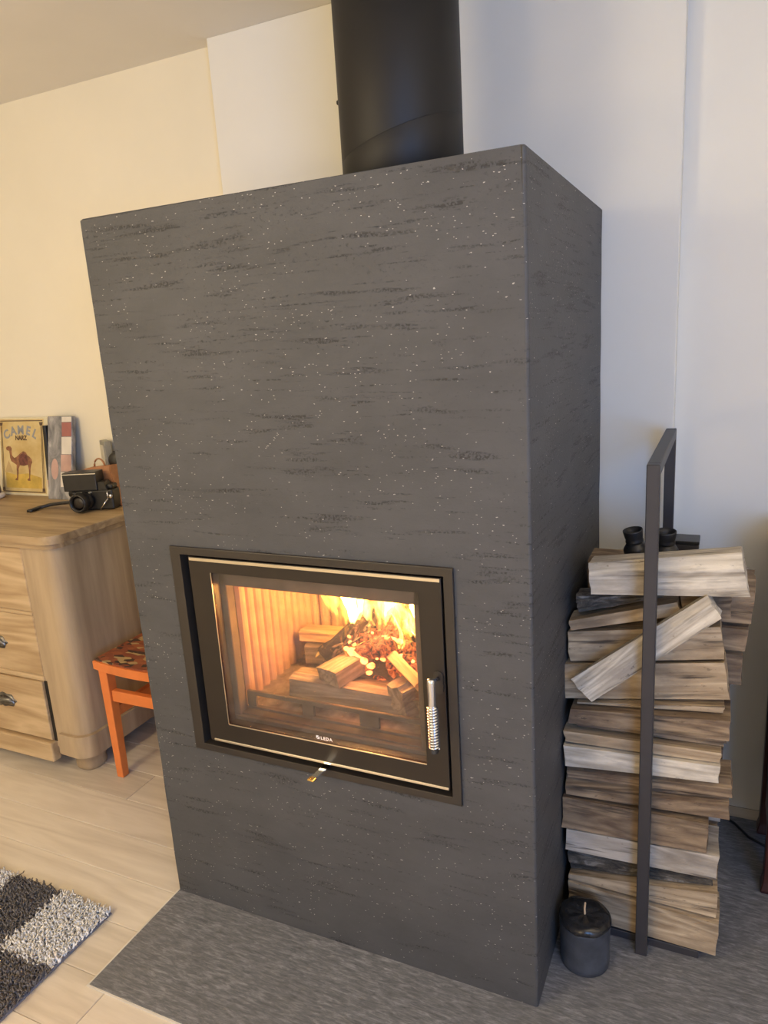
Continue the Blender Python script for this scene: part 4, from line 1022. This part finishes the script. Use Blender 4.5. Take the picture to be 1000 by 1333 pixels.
# ------------------------------------------------------------------ rug
rug = thing('shag_rug', 'shaggy rug with white and charcoal checks on the pale wooden floor', 'rug', (-1.47, -0.6, 0))
RX1, RY1, CX_, CY_ = -1.083, -0.130, 0.178, 0.196
RX0, RY0 = RX1 - 5 * CX_, RY1 - 4 * CY_
bxo('backing', (RX0, RX1, RY0, RY1, 0.0005, 0.006), MT['rug_back'], rug, 0.001)
rs = np.random.RandomState(5)
def pile(white):
    sp = 0.0054
    gx, gy = np.meshgrid(np.arange(RX0, RX1, sp), np.arange(RY0, RY1, sp))
    px = (gx + rs.uniform(-.5, .5, gx.shape) * sp).ravel(); py = (gy + rs.uniform(-.5, .5, gx.shape) * sp).ravel()
    ex = rs.normal(0, .004, px.shape); ey = rs.normal(0, .004, px.shape)
    ci = np.floor((RX1 - px + ex) / CX_); cj = np.floor((RY1 - py + ey) / CY_)
    ci = np.clip(ci, 0, 4); cj = np.clip(cj, 0, 3)
    sel = ((ci + cj) % 2 == 0) == white
    px, py = px[sel], py[sel]; n = len(px)
    h = rs.uniform(.014, .023, n); dx = rs.normal(0, .006, n); dy = rs.normal(0, .006, n)
    cxn = rs.normal(0, .003, n); cyn = rs.normal(0, .003, n)
    rings = []
    for t, rr in ((0, .0022), (.45, .0030), (.8, .0027), (1.0, .0012)):
        bx = px + dx * t + cxn * math.sin(t * 6); by = py + dy * t + cyn * math.cos(t * 5)
        bz = 0.004 + h * (t - 0.15 * t * t)
        for k in range(3):
            a = 2 * PI * k / 3 + t
            rings.append(np.stack([bx + rr * math.cos(a), by + rr * math.sin(a), bz], 1))
    V = np.stack(rings, 1).reshape(-1, 3)
    f = []
    for s in range(3):
        for k in range(3):
            f.append((s * 3 + k, s * 3 + (k + 1) % 3, s * 3 + 3 + (k + 1) % 3, s * 3 + 3 + k))
    f = np.array(f + [(9, 10, 11, 11)][:0]); q = (f[None] + (np.arange(n) * 12)[:, None, None]).reshape(-1, 4)
    me = bpy.data.meshes.new('pile'); me.vertices.add(len(V)); me.vertices.foreach_set('co', V.ravel())
    me.loops.add(q.size); me.loops.foreach_set('vertex_index', q.ravel().astype(np.int32))
    me.polygons.add(len(q)); me.polygons.foreach_set('loop_start', np.arange(0, q.size, 4, dtype=np.int32))
    me.update(calc_edges=True)
    me.materials.append(MT['yarn_white' if white else 'yarn_grey'])
    o = bpy.data.objects.new('white_pile' if white else 'charcoal_pile', me); COL.objects.link(o)
    adopt(o, rug); o['kind'] = 'stuff'
pile(True); pile(False)

# ------------------------------------------------------------------ right edge: dark wooden leg, unseen sideboard body shaped to block window light, cable
sd = thing('sideboard', 'dark red brown wooden leg at the right edge, sideboard body added to block light', 'sideboard', (0.95, 0.66, HZ))
def sleg(x, y_):
    bm = bmesh.new(); rings = []
    for h, z in ((.023, HZ + .0005), (.024, .012), (.019, .035), (.0175, .12), (.0175, .88)):
        rings.append([(x - h, y_ - h, z), (x + h, y_ - h, z), (x + h, y_ + h, z), (x - h, y_ + h, z)])
    rings_mesh(bm, rings); bmesh.ops.bevel(bm, geom=bm.edges[:], offset=0.002, segments=1, affect='EDGES'); obj('leg', bm, MT['mahogany'], sd)
for x in (0.464, 1.42):
    for y_ in (0.538, 0.775): sleg(x, y_)
bxo('side_panel', (0.456, 0.476, 0.556, 0.757, 0.10, 0.88), MT['mahogany'], sd, 0.002)
bxo('side_panel', (1.408, 1.428, 0.556, 0.757, 0.10, 0.88), MT['mahogany'], sd, 0.002)
bxo('back_panel', (0.482, 1.402, 0.765, 0.78, 0.10, 0.88), MT['mahogany'], sd, 0.002)
bxo('bottom_panel', (0.477, 1.407, 0.556, 0.764, 0.10, 0.12), MT['mahogany'], sd, 0.002)
for x0_, x1_ in ((0.484, 0.940), (0.944, 1.400)):
    dd_ = bxo('door', (x0_, x1_, 0.530, 0.550, 0.122, 0.87), MT['mahogany'], sd, 0.003)
    bm = bmesh.new(); lathe(bm, [(0.003, 0), (0.005, .012), (0.011, .018), (0.008, .026), (0.001, .028)], ((x1_ - .04 if x0_ < .9 else x0_ + .04), 0.53, 0.5), 14, (0, -1, 0)); obj('knob', bm, MT['brass'], dd_, True)
bxo('sideboard_top', (0.440, 1.445, 0.512, 0.80, 0.88, 0.905), MT['mahogany'], sd, 0.004)
bm = bmesh.new(); tube(bm, [(0.355, 0.80, HZ + .004), (0.385, 0.775, HZ + .004), (0.42, 0.725, HZ + .004), (0.46, 0.70, HZ + .004), (0.52, 0.71, HZ + .004)], 0.0035, 8)
tag(obj('power_cable', bm, MT['cable'], None, True), 'thin black cable on the floor between firewood and dark wooden stand', 'cable')
